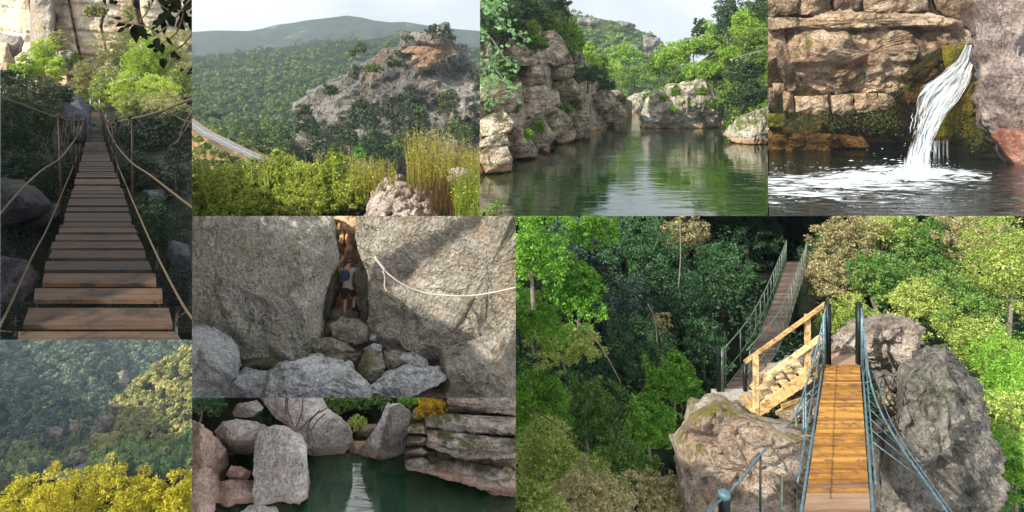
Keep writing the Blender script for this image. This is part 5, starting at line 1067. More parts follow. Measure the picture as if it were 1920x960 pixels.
stems('dry_stems', 160, lambda r: r.uniform(655, 740), lambda u, r: 345+r.uniform(-5, 30), lambda u, r: r.uniform(25, 60), 24, M_dry, 'thin upright stems left of the rubble heap', 5)
stems('green_shoots', 260, lambda r: r.uniform(370, 720), lambda u, r: 345+r.uniform(-10, 30), lambda u, r: r.uniform(20, 62), 25, M_bush, 'upright leafy shoots rising from the bright bushes', 6)
stems('right_corner_stems', 260, lambda r: r.uniform(850, 915), lambda u, r: 400+r.uniform(-20, 30), lambda u, r: r.uniform(30, 90), 21.5, M_bush, 'yellow green stems in the lower right corner of the bank', 7)
r = np.random.default_rng(15); hp = []
nmr = ['chalky', 'pale', 'grey', 'pinkish', 'white', 'dull']
k = 0
protoR = [blob('stone', [(700+14*math.cos(a)*(1+.25*math.sin(3*a+s)), 350+10*math.sin(a)*(1+.2*math.cos(2*a+s))) for a in np.linspace(0, 6.2, 11)], 23, .28, M_rub, 'x', n=16, k=9, disp=.06, rough=.05, seed=600+s, fac=5) for s in range(4)]
for p in protoR: p.data.polygons.foreach_set('use_smooth', np.zeros(len(p.data.polygons), bool)); p.data.transform(Matrix.Translation(-(sum((v.co for v in p.data.vertices), Vector())/len(p.data.vertices))))
while k < 190:
    a = r.uniform(688, 812); tp = np.interp(a, [680, 705, 725, 760, 800, 820], [400, 350, 326, 335, 365, 400])
    b = tp+(420-tp)*r.random()**.9; o = protoR[k % 4].copy(); COL.objects.link(o); s_ = r.uniform(.25, .95)
    d = 24.2-2.2*(b-tp)/90-.3*r.random(); o.location = Vector([float(x) for x in W(a, b, d)]); o.scale = (s_, s_, s_); o.rotation_euler = tuple(r.uniform(0, 6, 3))
    setprops(o, 'loose broken stone '+('high on' if b < 355 else 'halfway down' if b < 385 else 'at the foot of')+' the pale rubble heap, '+('left side' if a < 730 else 'middle' if a < 770 else 'right side'), 'stone', 'stones of the rubble heap'); k += 1
for a, b, s_ in ((859, 325, 1.1), (852, 322, .8), (866, 330, .8), (846, 335, .6), (872, 322, .6)):
    o = protoR[int(a) % 4].copy(); COL.objects.link(o); o.location = Vector([float(x) for x in W(a, b, 22.4)]); o.scale = (s_, s_, s_); setprops(o, 'pale stone in the small pile among the tall dry stems', 'stone', 'stones among the dry stems')
for p in protoR: bpy.data.objects.remove(p)
u, v = grid(672, 830, 50, 322, 430, 30); tp = np.interp(u, [670, 705, 725, 760, 800, 830], [420, 356, 332, 341, 371, 410]); v = tp+(430-tp)*(v-322)/108
sheet('rubble_mound', u, v, 24.9-2.4*(v-tp)/100+.10*ridge(W(u, v, 24)*3.2, 4, 3), M_rub, kind='structure', clip=False)
# ================================================================ green river pool between rock banks (x 900-1440, y 0-405)
CLIP[0] = (900, 1442, -80, 405)
z3 = lambda l: zm(l, 2.37, 900, 0)
WZ = -8.0
dw = lambda v: -WZ*F/(v-HY)
M_lay = m_rock('grey_brown_layered_rock', '7a7060', 'b8aa94', 'f0e4d0', 'ae8a62', .75, .4, strata=1.6, moss='4c5426', moss_amt=.15, band=(WZ, .9, 'd0a078'), cov=.4, crk=.7)
M_wht = m_rock('whitish_river_rock', '7c776e', 'bbb4a8', 'eee8dc', 'a88c64', .6, .4, moss='66702c', moss_amt=.12, band=(WZ, .9, 'd0a070'), cov=.35, crk=.7)
M_w3 = m_water('green_river_water', '0a2410', '1a3612', .55, .055, stretch=(.5, 1.1, 1))
M_w3.node_tree.nodes['Principled BSDF'].inputs['IOR'].default_value = 1.9
M_bb = m_rock('bank_soil', '20260f', '323a1a', '4c5228', None, .15)
M_riv1 = m_leaf('river_green_leaves', '3f5f1e', '64882e', '92ad48', .3, .08); M_riv2 = m_leaf('river_light_leaves', '56801f', '7fa830', 'a6c850', .35, .08)
M_rivh = m_leaf('river_hill_leaves', '2e4a1a', '5e8030', '9cb456', .15, .12, isl=.25, nw=1.3); M_riv3 = m_leaf('river_dark_leaves', '1e331c', '34502a', '56703c', .15, .1); M_fig = m_leaf('fig_leaves', '3c6a34', '5f8f50', '8fb882', .25, .5)
M_hsc = m_rock('hill_scree', '22300f', '364a1e', '566634', 'a6a08e', .04, .5, cov=.25); M_gc = m_rock('pale_grey_cliff', '6f6e68', '99978f', 'c2beb4', None, .12, strata=.1)
V = [W(895, 408, dw(408)), W(1446, 408, dw(408)), W(1446, 200, dw(200)), W(895, 200, dw(200))]
for q in V: q[2] = WZ
mk('river', V, [[0, 1, 2, 3]], M_w3, smooth=False, kind='structure')
def layer3(name, top, bot, d1, d2, nu, nv, u0, u1, sd, amp, m, pw=1.0):
    tx, ty = zip(*top); bx, by = zip(*bot)
    def f(u, s):
        t = np.interp(u, tx, ty); b = np.interp(u, bx, by); v = t+(b-t)*s; D = d1+(d2-d1)*s**pw+amp*fbm(np.stack([u*.02, v*.03, u*0], -1), sd, 5)*(.1+s).clip(0, 1); return v, D
    u, s = np.meshgrid(np.linspace(u0, u1, nu), np.linspace(0, 1, nv)); v, D = f(u, s); sheet(name, u, v, D, m, kind='structure'); return lambda uu, ss: W(uu, *f(uu, ss))
# wooded hill behind the river bend
f3 = layer3('wooded_hill', [(1040, 10), (1070, 26), (1100, 30), (1140, 38), (1170, 42), (1200, 58), (1230, 66), (1243, 84), (1260, 120), (1320, 140)], [(1040, 226), (1320, 226)], 640, 372, 80, 50, 1040, 1320, 4, 18, M_hsc)
r = np.random.default_rng(44); n = 1500; P = f3(r.uniform(1045, 1300, n), r.random(n)**.8); uq = P[:, 0]/P[:, 1]*F+CX; vq = HY-P[:, 2]/P[:, 1]*F
P = P[~((fbm(np.stack([uq*.03, vq*.05, uq*0], -1), 14, 3) > .75))]; CL = CLIP[0]
lowpoly_forest('hill_woodland', P, r.uniform(3.4, 6.6, len(P))/F*P[:, 1], r.uniform(5, 9, len(P))/F*P[:, 1], M_rivh, 'green woodland on the hill behind the river bend', 31, nq=75)
for i, (po, lb) in enumerate((([(1082, 34), (1125, 36), (1128, 44), (1110, 50), (1084, 46)], 'grey cliff band high on the wooded hill, left'), ([(1160, 38), (1190, 46), (1188, 56), (1164, 50)], 'small grey cliff on the crest of the wooded hill'), ([(1205, 66), (1235, 72), (1242, 86), (1238, 104), (1214, 108), (1206, 86)], 'dark grey cliff at the right end of the wooded hill'), ([(1180, 84), (1195, 86), (1194, 108), (1182, 104)], 'narrow pale cliff streak on the right of the wooded hill'))):
    blob('cliff', po, 500, 14, M_gc, lb, seed=260+i, n=44, k=16, disp=.09, rough=.06)
# banks
vwL = lambda u: np.interp(u, [880, 900, 957, 1003, 1040, 1094, 1107, 1172, 1190], [352, 342, 312, 292, 275, 260, 249, 230, 205])
vwR = lambda u: np.interp(u, [1170, 1185, 1200, 1212, 1255, 1300, 1355, 1364, 1400, 1446], [202, 204, 208, 218, 236, 241, 241, 255, 268, 274])
bankL = lambda u, v: dw(vwL(u))*(1+.0011*(vwL(u)-v))+2
bankR = lambda u, v: dw(vwR(u))*(1+.0020*(vwR(u)-v))+3
u, v = grid(885, 1185, 80, 0, 1, 80); tl = np.interp(u, [885, 1030, 1062, 1090, 1110, 1150, 1185], [-70, -60, 0, 90, 150, 172, 190]); bt = vwL(u)+5
vv = tl+(bt-tl)*v; sheet('left_bank', u, vv, bankL(u, vv)+2.2+2*fbm(W(u, vv, 100)*.12, 5, 5), M_lay, kind='structure')
u, v = grid(1175, 1446, 70, 0, 1, 60); tpp = np.interp(u, [1175, 1220, 1260, 1300, 1340, 1380, 1446], [185, 172, 150, 125, 95, 45, -30]); bt = vwR(u)+5; vv = tpp+(bt-tpp)*v
sheet('right_bank', u, vv, bankR(u, vv)+3+2*fbm(W(u, vv, 120)*.1, 9, 4), M_bb, kind='structure')
# left rock beds
Q3 = [
 ([(-30, 690), (60, 655), (115, 655), (138, 710), (130, 750), (-30, 800)], 58, 'lowest dark rounded block in the left foreground'),
 ([(-30, 640), (60, 600), (110, 595), (130, 640), (110, 660), (-30, 690)], 60, 'block above the lowest one at the left edge'),
 ([(115, 610), (160, 570), (210, 600), (248, 665), (240, 690), (150, 700), (130, 660)], 63, 'mossy block right of the lowest left block'),
 ([(30, 520), (100, 500), (145, 545), (130, 580), (60, 600), (-30, 610), (-30, 560)], 64, 'smooth grey boulder at the left edge under the fig leaves'),
 ([(195, 560), (240, 520), (280, 540), (330, 600), (310, 635), (260, 655), (225, 610)], 70, 'long tilted block in the second row from the water'),
 ([(250, 520), (340, 485), (390, 520), (420, 590), (410, 620), (350, 635), (300, 580)], 74, 'big tilted slab with pale top near the waterline'),
 ([(380, 500), (420, 490), (450, 560), (462, 605), (430, 615), (400, 580)], 78, 'narrow wedge of rock at the end of the pale tilted slab'),
 ([(150, 400), (280, 385), (330, 410), (348, 460), (260, 500), (190, 530), (150, 480)], 74, 'large blocky boulder in the middle row of the left bank'),
 ([(385, 465), (440, 445), (470, 480), (492, 560), (485, 585), (450, 575), (430, 500)], 86, 'layered block overhanging the water left of the channel'),
 ([(150, 300), (260, 280), (295, 320), (290, 370), (200, 390), (140, 370)], 80, 'pale blocky boulder high on the left bank'),
 ([(330, 370), (410, 350), (452, 400), (430, 430), (370, 450), (320, 410)], 88, 'square lit boulder above the overhanging block'),
 ([(290, 290), (370, 260), (410, 290), (418, 330), (370, 355), (300, 345)], 92, 'brown boulder below the tall bushes on the left bank'),
 ([(60, 190), (200, 210), (260, 260), (230, 290), (120, 280), (60, 250)], 84, 'upper rock ledge under the dark bushes'),
 ([(405, 280), (470, 272), (485, 300), (450, 320), (420, 320)], 100, 'small flat grey rock sticking out of the left bank'),
 ([(200, 160), (330, 140), (370, 190), (400, 270), (330, 290), (250, 250)], 98, 'reddish brown rock wall high on the left bank'),
 ([(470, 440), (560, 400), (600, 440), (590, 470), (520, 510), (480, 500)], 104, 'layered grey bank rock, upper part, before the channel'),
 ([(490, 510), (560, 470), (600, 455), (640, 480), (648, 520), (560, 545), (495, 550)], 108, 'layered grey bank rock, lower part, at the waterline'),
 ([(560, 405), (620, 405), (645, 430), (640, 470), (600, 460)], 122, 'brown ledge at the mouth of the channel'),
 ([(600, 440), (640, 465), (645, 490), (620, 500), (600, 470)], 118, 'small orange ledge beside the little cascade'),
 ([(-30, 360), (60, 340), (150, 380), (150, 480), (60, 500), (-30, 500)], 70, 'shadowed rock behind the fig leaves at the left edge'),
]
for i, (po, d, lb) in enumerate(Q3):
    po = np.array(z3(po)); c0 = po.mean(0); po = c0+(po-c0)*1.10; dd = float(bankL(c0[0], min(c0[1], float(vwL(c0[0])))))
    if i not in (12, 14): dd -= 1.0
    blob('rock_block', po, dd, .055*dd, M_lay, lb, seed=270+i, n=90, k=44, disp=.026, rough=.05, e=.3, fac=9, strata=.017*dd, tilt=-.5)
Q4 = [
 ([(655, 440), (700, 415), (755, 402), (775, 430), (750, 488), (700, 500), (655, 492)], 150, 'pale flat rock at the head of the pool'),
 ([(715, 470), (760, 430), (820, 400), (880, 378), (960, 375), (985, 362), (1010, 400), (1060, 440), (1085, 560), (980, 568), (800, 540), (720, 500)], 100, 'large whitish rock island with green tufts in the middle of the right bank'),
 ([(1065, 500), (1140, 495), (1140, 550), (1090, 562)], 99, 'small pinkish rock joining the whitish rock'),
 ([(1095, 600), (1150, 530), (1230, 490), (1320, 470), (1320, 640), (1200, 630)], 84, 'whitish boulder at the right edge of the pool'),
]
for i, (po, d, lb) in enumerate(Q4):
    po = z3(po); d = (300, 150, 150, 100)[i]; mxy = max(p[1] for p in po); po = [(x, y+(30 if y > mxy-(16 if i != 1 else 30) else 0)) for x, y in po]
    blob('boulder', po, d, (10, 9, 5, 6)[i], M_wht, lb, seed=300+i, n=140, k=60, disp=.04, rough=.07, e=.6, fac=14)
T3 = [
 # u v d rx rv (zoom coords) mat label
 (60, 60, 82, 110, 90, M_riv3, 'dark tree in the upper left corner above the rocks'),
 (200, 60, 92, 110, 80, M_riv3, 'dark pine like tree at the top left'), (190, 150, 88, 90, 60, M_riv1, 'green bush on the ledge in the upper left'),
 (300, 110, 105, 80, 70, M_riv1, 'green bush overhanging the reddish rock wall'), (390, 160, 120, 60, 80, M_riv2, 'light green tree on the left beside the hill'),
 (330, 20, 110, 70, 40, M_riv3, 'dark spiky pine top against the sky'), (370, 220, 118, 60, 60, M_riv1, 'green shrub hanging above the small flat rock'),
 (450, 240, 140, 60, 60, M_riv2, 'light green bush at the top of the left bank'), (480, 340, 112, 80, 50, M_riv3, 'dark shrub over the layered bank rocks'),
 (520, 300, 150, 60, 60, M_riv1, 'mid green bush on the left bank near the channel'), (560, 380, 128, 40, 30, M_riv3, 'small dark bush above the ledge at the channel'),
 (100, 330, 66, 70, 80, M_riv3, 'dark shrub behind the fig leaves'), (130, 480, 64, 50, 40, M_riv1, 'leafy plant between the boulders at the left'),
 (380, 480, 78, 30, 28, M_riv1, 'green tuft in the crack between two slabs'), (270, 570, 70, 22, 34, M_riv1, 'mossy hanging tuft between the tilted blocks'), (215, 600, 66, 20, 30, M_riv2, 'green tuft above the mossy block'),
 (700, 345, 175, 100, 62, M_riv1, 'wide rounded willow at the end of the pool'), (600, 320, 190, 60, 50, M_riv2, 'light green tree left of the rounded willow'), (640, 250, 230, 80, 60, M_riv2, 'light green tree on the slope above the willow'),
 (860, 260, 165, 90, 70, M_riv2, 'bright green tree right of the willow'), (800, 300, 160, 50, 60, M_riv1, 'green bush between willow and bright tree'), (950, 220, 150, 60, 50, M_riv2, 'light green tree below the thin tree tops'),
 (1045, 190, 135, 60, 90, M_riv2, 'tall light green tree with pointed top on the right bank'), (980, 130, 170, 34, 46, M_riv3, 'thin bare looking tree top against the sky'),
 (1110, 90, 140, 60, 110, M_riv3, 'dark tall tree top at the upper right'), (1190, 120, 125, 70, 80, M_riv2, 'light green feathery tree in the upper right'), (1250, 60, 130, 60, 80, M_riv3, 'dark tree in the upper right corner'),
 (30, 150, 80, 90, 70, M_riv3, 'dark ivy covered bush at the left edge above the fig leaves'), (250, 20, 100, 90, 60, M_riv3, 'dark tree crown at the top, third from the left corner'), (330, 80, 108, 60, 60, M_riv3, 'deep green bush crown below the spiky pine top'), (120, 130, 86, 90, 60, M_riv3, 'dense dark bush above the upper rock ledge'), (420, 190, 124, 50, 60, M_riv1, 'green bush leaning over the end of the left cliff'), (240, 200, 92, 60, 40, M_riv1, 'green bush over the pale blocky boulder'),
 (1230, 180, 112, 70, 60, M_riv1, 'green tree at the right edge above the bank'), (1120, 250, 118, 70, 50, M_riv2, 'bright bush in the middle of the right bank'), (1010, 320, 116, 110, 44, M_riv2, 'long bright bush right above the whitish rock'),
 (880, 350, 118, 60, 30, M_riv1, 'green shrub at the top left of the whitish rock'), (1190, 330, 100, 80, 60, M_riv3, 'dark leafy bush at the right above the small boulder'), (1250, 280, 98, 60, 60, M_riv1, 'leafy tree with thin trunk at the right edge'),
 (1220, 430, 92, 100, 60, M_riv3, 'dark shrub behind the right edge boulder'), (1110, 440, 99, 60, 44, M_riv1, 'green shrub behind the whitish rock right end'), (1260, 480, 88, 30, 20, M_riv1, 'low plants above the right edge boulder'),
 (870, 410, 98, 22, 22, M_riv1, 'upper green tuft growing on the whitish rock'), (815, 440, 97, 18, 20, M_riv1, 'left green tuft growing on the whitish rock'), (855, 485, 96, 16, 16, M_riv2, 'small tuft low on the whitish rock'), (985, 410, 97, 26, 24, M_riv1, 'right green tuft on top of the whitish rock'), (1030, 470, 96, 20, 26, M_riv1, 'tuft at the right end of the whitish rock'),
 (75, 930, 40, 40, 30, M_riv2, 'small leafy sprig at the bottom left corner over the water'), (20, 945, 40, 30, 20, M_riv2, 'tiny leafy sprig at the very corner'),
]
for i, (a, b, d, rx, rv, m, lb) in enumerate(T3):
    uu_ = a/2.37+900; vq_ = b/2.37
    if i > 31: i -= 0
    if uu_ < 1110 and m in (M_riv3, M_riv1) and a < 400: d = float(bankL(uu_, vq_))-1.5-(4 if b > 300 else 0)
    elif i in (16, 17, 18): d = (330, 340, 360)[i-16]
    elif uu_ >= 1190 and (b < 380 or a > 1100) and b < 900: d = float(bankR(uu_, vq_))-2
    elif uu_ >= 1190 and b < 900: d = 139
    ptree('bush' if 'tree' not in lb else 'tree', a/2.37+900, b/2.37, d, rx/2.37, rv/2.37, (m, M_bark if i % 3 else M_barkg), lb, cat='tree' if 'tree' in lb else 'bush', seed=620+i, nc=int(50+rx*rv*.035) if b < 900 else 16, nl=30, leaf=3.2/F*d, cr=.22, lump=.45)
r = np.random.default_rng(51); n = 12000; u = r.uniform(895, 1180, n); tl = np.interp(u, [885, 1030, 1062, 1090, 1110, 1150, 1185], [-70, -60, 0, 90, 150, 172, 190]); v = tl+(vwL(u)-tl)*r.random(n)*.8
k = fbm(np.stack([u*.03, v*.03, u*0], -1), 3, 3) > (v-60)/160; u, v = u[k], v[k]
cover('left_bank_scrub', W(u, v, bankL(u, v)-.5), .5, M_riv3, 4, label='dark scrub on the left river bank')
u = r.uniform(1178, 1446, n); tpp = np.interp(u, [1175, 1220, 1260, 1300, 1340, 1380, 1446], [185, 172, 150, 125, 95, 45, -30]); v = tpp+(vwR(u)-tpp)*r.random(n)*.93
cover('right_bank_scrub', W(u, v, bankR(u, v)), .55, M_riv1, 5, label='green scrub on the right river bank')
# fig branches with broad leaves
fg = empty('fig_branch', W(905, 120, 50), 'branches with broad pale green leaves hanging in at the upper left of the river', 'branch')
g = G()
for pts in ([(-20, 20), (60, 60), (120, 130), (200, 170)], [(-20, 120), (50, 170), (110, 260), (160, 290)], [(-20, 250), (60, 300), (110, 360), (150, 410)], [(-20, 350), (40, 400), (60, 460)], [(20, 0), (60, 15), (100, 10)]): g.tube(spline([W(a/2.37+900, b/2.37, 50) for a, b in pts], 9), .07, 5)
g.mk('twig', M_barkg, fg)
r = np.random.default_rng(8); c_ = []
for k in range(250):
    t = r.integers(5); ln = [[(-20, 20), (60, 60), (120, 130), (210, 175)], [(-20, 120), (50, 170), (110, 260), (160, 300)], [(-20, 250), (60, 300), (110, 360), (150, 410)], [(-20, 350), (40, 400), (60, 470)], [(20, 0), (60, 15), (100, 10)]][t]
    q = spline(ln, 20)[r.integers(20)]+r.normal(size=2)*np.array((22, 20)); o = W(q[0]/2.37+900, q[1]/2.37, 49+r.normal()*.6); a0 = r.uniform(0, 6.28); L = r.uniform(.28, .46); V = [o]
    for j, (an, ll) in enumerate(((-1.1, .55), (-.75, .35), (-.45, .95), (-.22, .5), (0, 1.15), (.22, .5), (.45, .95), (.75, .35), (1.1, .55))): V.append(o+L*ll*np.array((math.cos(a0+an), r.normal()*.2, math.sin(a0+an)*.8)))
    mk('leaf', V, [[0, i, i+1, i+2] for i in (1, 3, 5, 7)], M_fig, fg, smooth=False, origin=Vector(o))
# guard rail of the path high on the right bank, little cascade at the head of the pool
g = G(); g.tube(spline([W(a/2.37+900, b/2.37, 125) for a, b in ((1110, 268), (1160, 250), (1220, 235), (1300, 220))], 12), .14, 5)
for a, b in ((1120, 264), (1160, 250), (1200, 240), (1240, 231), (1275, 224)): g.tube([W(a/2.37+900, b/2.37, 125), W(a/2.37+900, b/2.37+7, 125)], .1, 4)
g.mk('guard_rail', M_steel, label='grey guard rail of a path high on the right river bank', cat='railing')
M_foam = m_plain('white_foam', 'c9d2d6', 'f2f6f8', .6, 0, 3)
g = G()
for k in range(9): a0 = 640+r.uniform(-6, 10); g.tube(spline([W(a0/2.37+900, 438/2.37, 290), W((a0+3)/2.37+900, 455/2.37, 288), W((a0-2)/2.37+900, 484/2.37, 284)], 5), .22, 4)
g.mk('small_cascade', M_foam, label='little white cascade at the head of the green pool', cat='cascade')
# ================================================================ waterfall into a dark pool (x 1440-1920, y 0-405)
CLIP[0] = (1440, 1925, -60, 405)
z4 = lambda l: zm(l, 2.37, 1440, 0)
M_wf = m_rock('brown_waterfall_rock', '6a5342', 'a08a74', 'd6c2a8', 'a8683c', .42, .45, moss='5a5a1c', moss_amt=-.15, strata=.35, cov=.42, crk=.7)
M_wfl = m_rock('pale_ledge_rock', '8d7864', 'bda890', 'e2d2bc', 'a8804f', .5, .4, strata=.5)
M_wfr = m_rock('pinkish_grey_speckled_rock', '463c38', '7c706b', 'bcb0aa', '8a5a44', 1.1, .3, crk=.4, cov=.4)
M_wfd = m_rock('wet_dark_rock', '15120c', '2e2616', '5c4a28', '7a5a1c', .4, .6, moss='28300f', moss_amt=.3)
M_wfo = m_rock('orange_wet_rock', '3a2a16', '6e4e26', 'a07a40', '2c2c14', .5, .6)
M_wfm = m_rock('mossy_wet_rock', '3a3c10', '5e6418', '98922c', '8a5a20', .5, .4)
M_wfred = m_rock('red_brown_rock', '5f3a30', '8c5c4c', 'b89080', None, .6)
M_w4 = m_water('dark_plunge_water', '050d0b', '0b1c17', .6, .6, rough=.08, stretch=(.6, 1.4, 1))
M_mossl = m_leaf('hanging_moss', '1e2610', '3a4420', '6c7238', .1, .4)
V = [W(1436, 408, dw(408)), W(1926, 408, dw(408)), W(1926, 262, dw(262)), W(1436, 262, dw(262))]
for q in V: q[2] = WZ
mk('plunge_pool', V, [[0, 1, 2, 3]], M_w4, smooth=False, kind='structure')
u, v = grid(1430, 1930, 60, -70, 330, 50)
sheet('rock_wall', u, v, 101+1.5*fbm(W(u, v, 80)*.12, 4, 4), M_wfd, kind='structure')
Q = [
 ([(-60, -120), (130, -120), (130, 60), (60, 72), (-60, 75)], 92, 5, M_wf, 'upper left block above the long horizontal crack'),
 ([(130, -120), (285, -120), (285, 62), (200, 66), (132, 62)], 92, 5, M_wf, 'second block above the long horizontal crack'),
 ([(285, -120), (415, -120), (420, 55), (350, 62), (287, 62)], 92, 5, M_wf, 'third block above the long horizontal crack'),
 ([(418, -120), (700, -120), (715, 45), (600, 50), (425, 58)], 91.5, 5, M_wfl, 'wide pale block above the horizontal crack'),
 ([(700, -120), (930, -120), (925, 60), (900, 130), (840, 95), (750, 50)], 92, 5, M_wf, 'block at the top left of the waterfall lip'),
 ([(-60, 85), (200, 78), (500, 60), (720, 60), (830, 95), (840, 115), (600, 125), (300, 125), (100, 120), (-60, 130)], 84.5, 4.5, M_wfl, 'pale projecting ledge running across the wall'),
 ([(-60, 110), (60, 105), (100, 200), (140, 330), (120, 400), (90, 415), (60, 330), (30, 260), (-60, 330)], 86, 3.5, M_wf, 'left pillar of the big brown block'),
 ([(60, 105), (300, 100), (560, 100), (840, 110), (900, 150), (890, 230), (800, 260), (730, 240), (640, 330), (600, 370), (520, 410), (300, 430), (180, 400), (110, 410), (90, 250)], 85.5, 6, M_wf, 'massive brown block in the middle of the wall'),
 ([(-60, 395), (25, 390), (30, 480), (-60, 500)], 86, 2, M_wf, 'left small squared block under the ledge'),
 ([(20, 370), (70, 370), (75, 415), (25, 418)], 86, 1.5, M_wfl, 'little square block above the lower course'),
 ([(65, 400), (110, 415), (115, 500), (70, 495)], 86, 1.8, M_wf, 'narrow block in the lower course, left'),
 ([(120, 430), (260, 425), (275, 500), (200, 510), (122, 500)], 86, 2.2, M_wf, 'mossy block in the lower course beside the dark gap'),
 ([(280, 425), (375, 415), (385, 490), (345, 515), (285, 505)], 85.5, 2.2, M_wf, 'second squared block in the lower course'),
 ([(380, 415), (485, 415), (488, 490), (400, 505), (384, 480)], 85.3, 2.2, M_wfl, 'third squared block in the lower course'),
 ([(490, 415), (560, 418), (568, 470), (520, 490), (490, 480)], 85, 2.2, M_wf, 'reddish squared block at the end of the lower course'),
 ([(-60, 500), (75, 505), (80, 560), (-60, 570)], 86, 2, M_wfm, 'green stained block at the left edge above the water'),
 ([(-60, 590), (100, 590), (180, 600), (320, 600), (420, 610), (430, 650), (250, 670), (-60, 680)], 88.5, 3, M_wfo, 'wet orange foot of the wall at the waterline'),
 ([(600, 380), (640, 300), (700, 240), (770, 225), (800, 260), (740, 330), (660, 420), (620, 470)], 84, 2.2, M_wfo, 'orange wet rock left of the falling water'),
 ([(590, 340), (680, 260), (760, 215), (780, 260), (700, 330), (620, 400)], 83, 1.4, M_wfd, 'black wet rock streak beside the falling water'),
 ([(770, 205), (870, 200), (890, 250), (850, 300), (790, 310), (775, 260)], 82.5, 1.6, M_wfm, 'yellow green mossy rock at the lip of the fall'),
 ([(740, 600), (800, 500), (900, 380), (930, 360), (960, 500), (990, 640), (860, 640), (760, 640)], 79, 2.5, M_wfm, 'mossy ochre rock right of the falling water'),
 ([(640, 430), (700, 380), (780, 340), (840, 320), (830, 420), (740, 600), (640, 590)], 84, 2, M_wfd, 'dark rock behind the water curtain'),
 ([(938, -120), (1260, -120), (1260, 900), (1138, 800), (1060, 700), (1000, 590), (960, 540), (936, 470), (938, 330), (938, 150)], 72, 6, M_wfr, 'tall pinkish grey speckled rock wall filling the right edge'),
 ([(990, 600), (1040, 560), (1140, 580), (1240, 680), (1240, 880), (1135, 800), (1060, 690)], 69.5, 1.8, M_wfred, 'red brown underside of the right hand rock'),
 ([(930, 400), (960, 470), (1000, 540), (980, 580), (930, 530)], 74, 1.5, M_wfr, 'pale knob at the lower edge of the right hand rock'),
]
for i, (po, d, t, m, lb) in enumerate(Q):
    bigb = i in (5, 7, 22)
    blob('rock_block', z4(po), d, t, m, lb, seed=330+i, n=160 if bigb else 72, k=60 if bigb else 26, disp=.03 if bigb else .045, rough=.03 if bigb else .035, e=.5, fac=9 if bigb else 9, strata=5.2 if i in (7, 5) else 0, freq=4 if bigb else 2.3)
for i, (a, b, d, rx, rv, m, lb) in enumerate(((250, 540, 84, 170, 40, M_mossl, 'dark moss hanging under the lower course of blocks'), (500, 530, 83, 120, 60, M_mossl, 'thick ferny moss left of the waterfall foot'), (590, 400, 82, 60, 44, M_mossl, 'moss tuft beside the orange wet rock'), (930, 630, 74, 70, 50, M_mossl, 'grey green moss under the right hand rock'), (80, 545, 84, 90, 34, M_mossl, 'moss at the left edge above the water'), (835, 250, 80, 40, 44, M_mossl, 'bright moss at the lip of the waterfall'), (830, 560, 77, 70, 40, M_mossl, 'moss on the ochre rock right of the fall'))):
    moss(a/2.37+1440, b/2.37, d-1, rx/2.37, rv/2.37, m, lb, 690+i)
# falling water: a sheet that thins and tears on its left side; Color = (across, along, body)
q_ = N('falling_water'); at_ = q_.n('Attribute'); at_.attribute_name = 'flow'; sp_ = q_.n('SeparateXYZ'); q_.l(at_.outputs['Vector'], sp_.inputs[0]); cb_ = q_.n('CombineXYZ')
q_.l(q_.math('MULTIPLY', sp_.outputs[0], 9), cb_.inputs[0]); q_.l(q_.math('MULTIPLY', sp_.outputs[1], 5), cb_.inputs[1]); nn_ = q_.noise(cb_.outputs[0], 1.7, 6, .62, .5)
q_.l(q_.ramp(nn_, [(.35, srgb('aebfcc')), (.6, srgb('f4f8fa'))]), q_.b.inputs['Base Color']); q_.b.inputs['Roughness'].default_value = .6
al_ = q_.math('ADD', q_.math('MULTIPLY', q_.math('SUBTRACT', nn_, .5), 3.0), sp_.outputs[2]); tp_ = q_.n('BsdfTransparent'); ms_ = q_.n('MixShader'); q_.l(q_.ramp(al_, [(.0, BK), (1.0, (.9, .9, .9, 1))]), ms_.inputs[0]); q_.l(tp_.outputs[0], ms_.inputs[1]); q_.l(q_.b.outputs[0], ms_.inputs[2]); q_.l(ms_.outputs[0], q_.o.inputs['Surface']); q_.bump(nn_, .8, .3); M_fall = q_.m
M_white = m_plain('white_water', 'b9c9d4', 'f4f8fb', .5, 0, 1.2)
wf = empty('waterfall', W(1700, 325, 66), 'white waterfall sliding down between the brown block and the right hand rock', 'waterfall')
edge = np.array([(200, 876, 922, 79.6), (240, 856, 920, 79.3), (275, 832, 918, 79), (300, 800, 912, 78.8), (330, 770, 905, 78.5), (380, 690, 888, 78), (440, 645, 850, 76.5), (500, 640, 800, 74.5), (560, 630, 765, 72), (620, 622, 735, 69.5), (690, 605, 722, 66.5), (745, 600, 725, 64)], float)
def wfp(t, s, lift=0): v = 200+545*t; l = np.interp(v, edge[:, 0], edge[:, 1]); rr = np.interp(v, edge[:, 0], edge[:, 2]); d = np.interp(v, edge[:, 0], edge[:, 3]); return W((l+(rr-l)*s)/2.37+1440, v/2.37, d-lift)
S, T = np.meshgrid(np.linspace(0, 1, 40), np.linspace(0, 1, 90)); lft = .35+.5*(fbm(np.stack([S*6, T*3, S*0], -1), 4, 4)+.3)
Vs = wfp(T.ravel(), S.ravel(), lft.ravel()); ii = np.arange(89)[:, None]; jj = np.arange(39)[None, :]
ws_ = mk('water_sheet', Vs, np.stack([ii*40+jj, (ii+1)*40+jj, (ii+1)*40+jj+1, ii*40+jj+1], -1).reshape(-1, 4), M_fall, wf, clip=False)
body = .95-1.35*np.clip((T-.32)/.25, 0, 1)*np.clip(1-(S-.0)/.62, 0, 1)*np.clip((.98-T)/.2, 0, 1)-.9*np.exp(-(S/.07)**2)-.9*np.exp(-((1-S)/.05)**2)
at_ = ws_.data.attributes.new('flow', 'FLOAT_VECTOR', 'POINT'); at_.data.foreach_set('vector', np.stack([S.ravel(), T.ravel(), body.ravel()], 1).astype(np.float32).ravel())
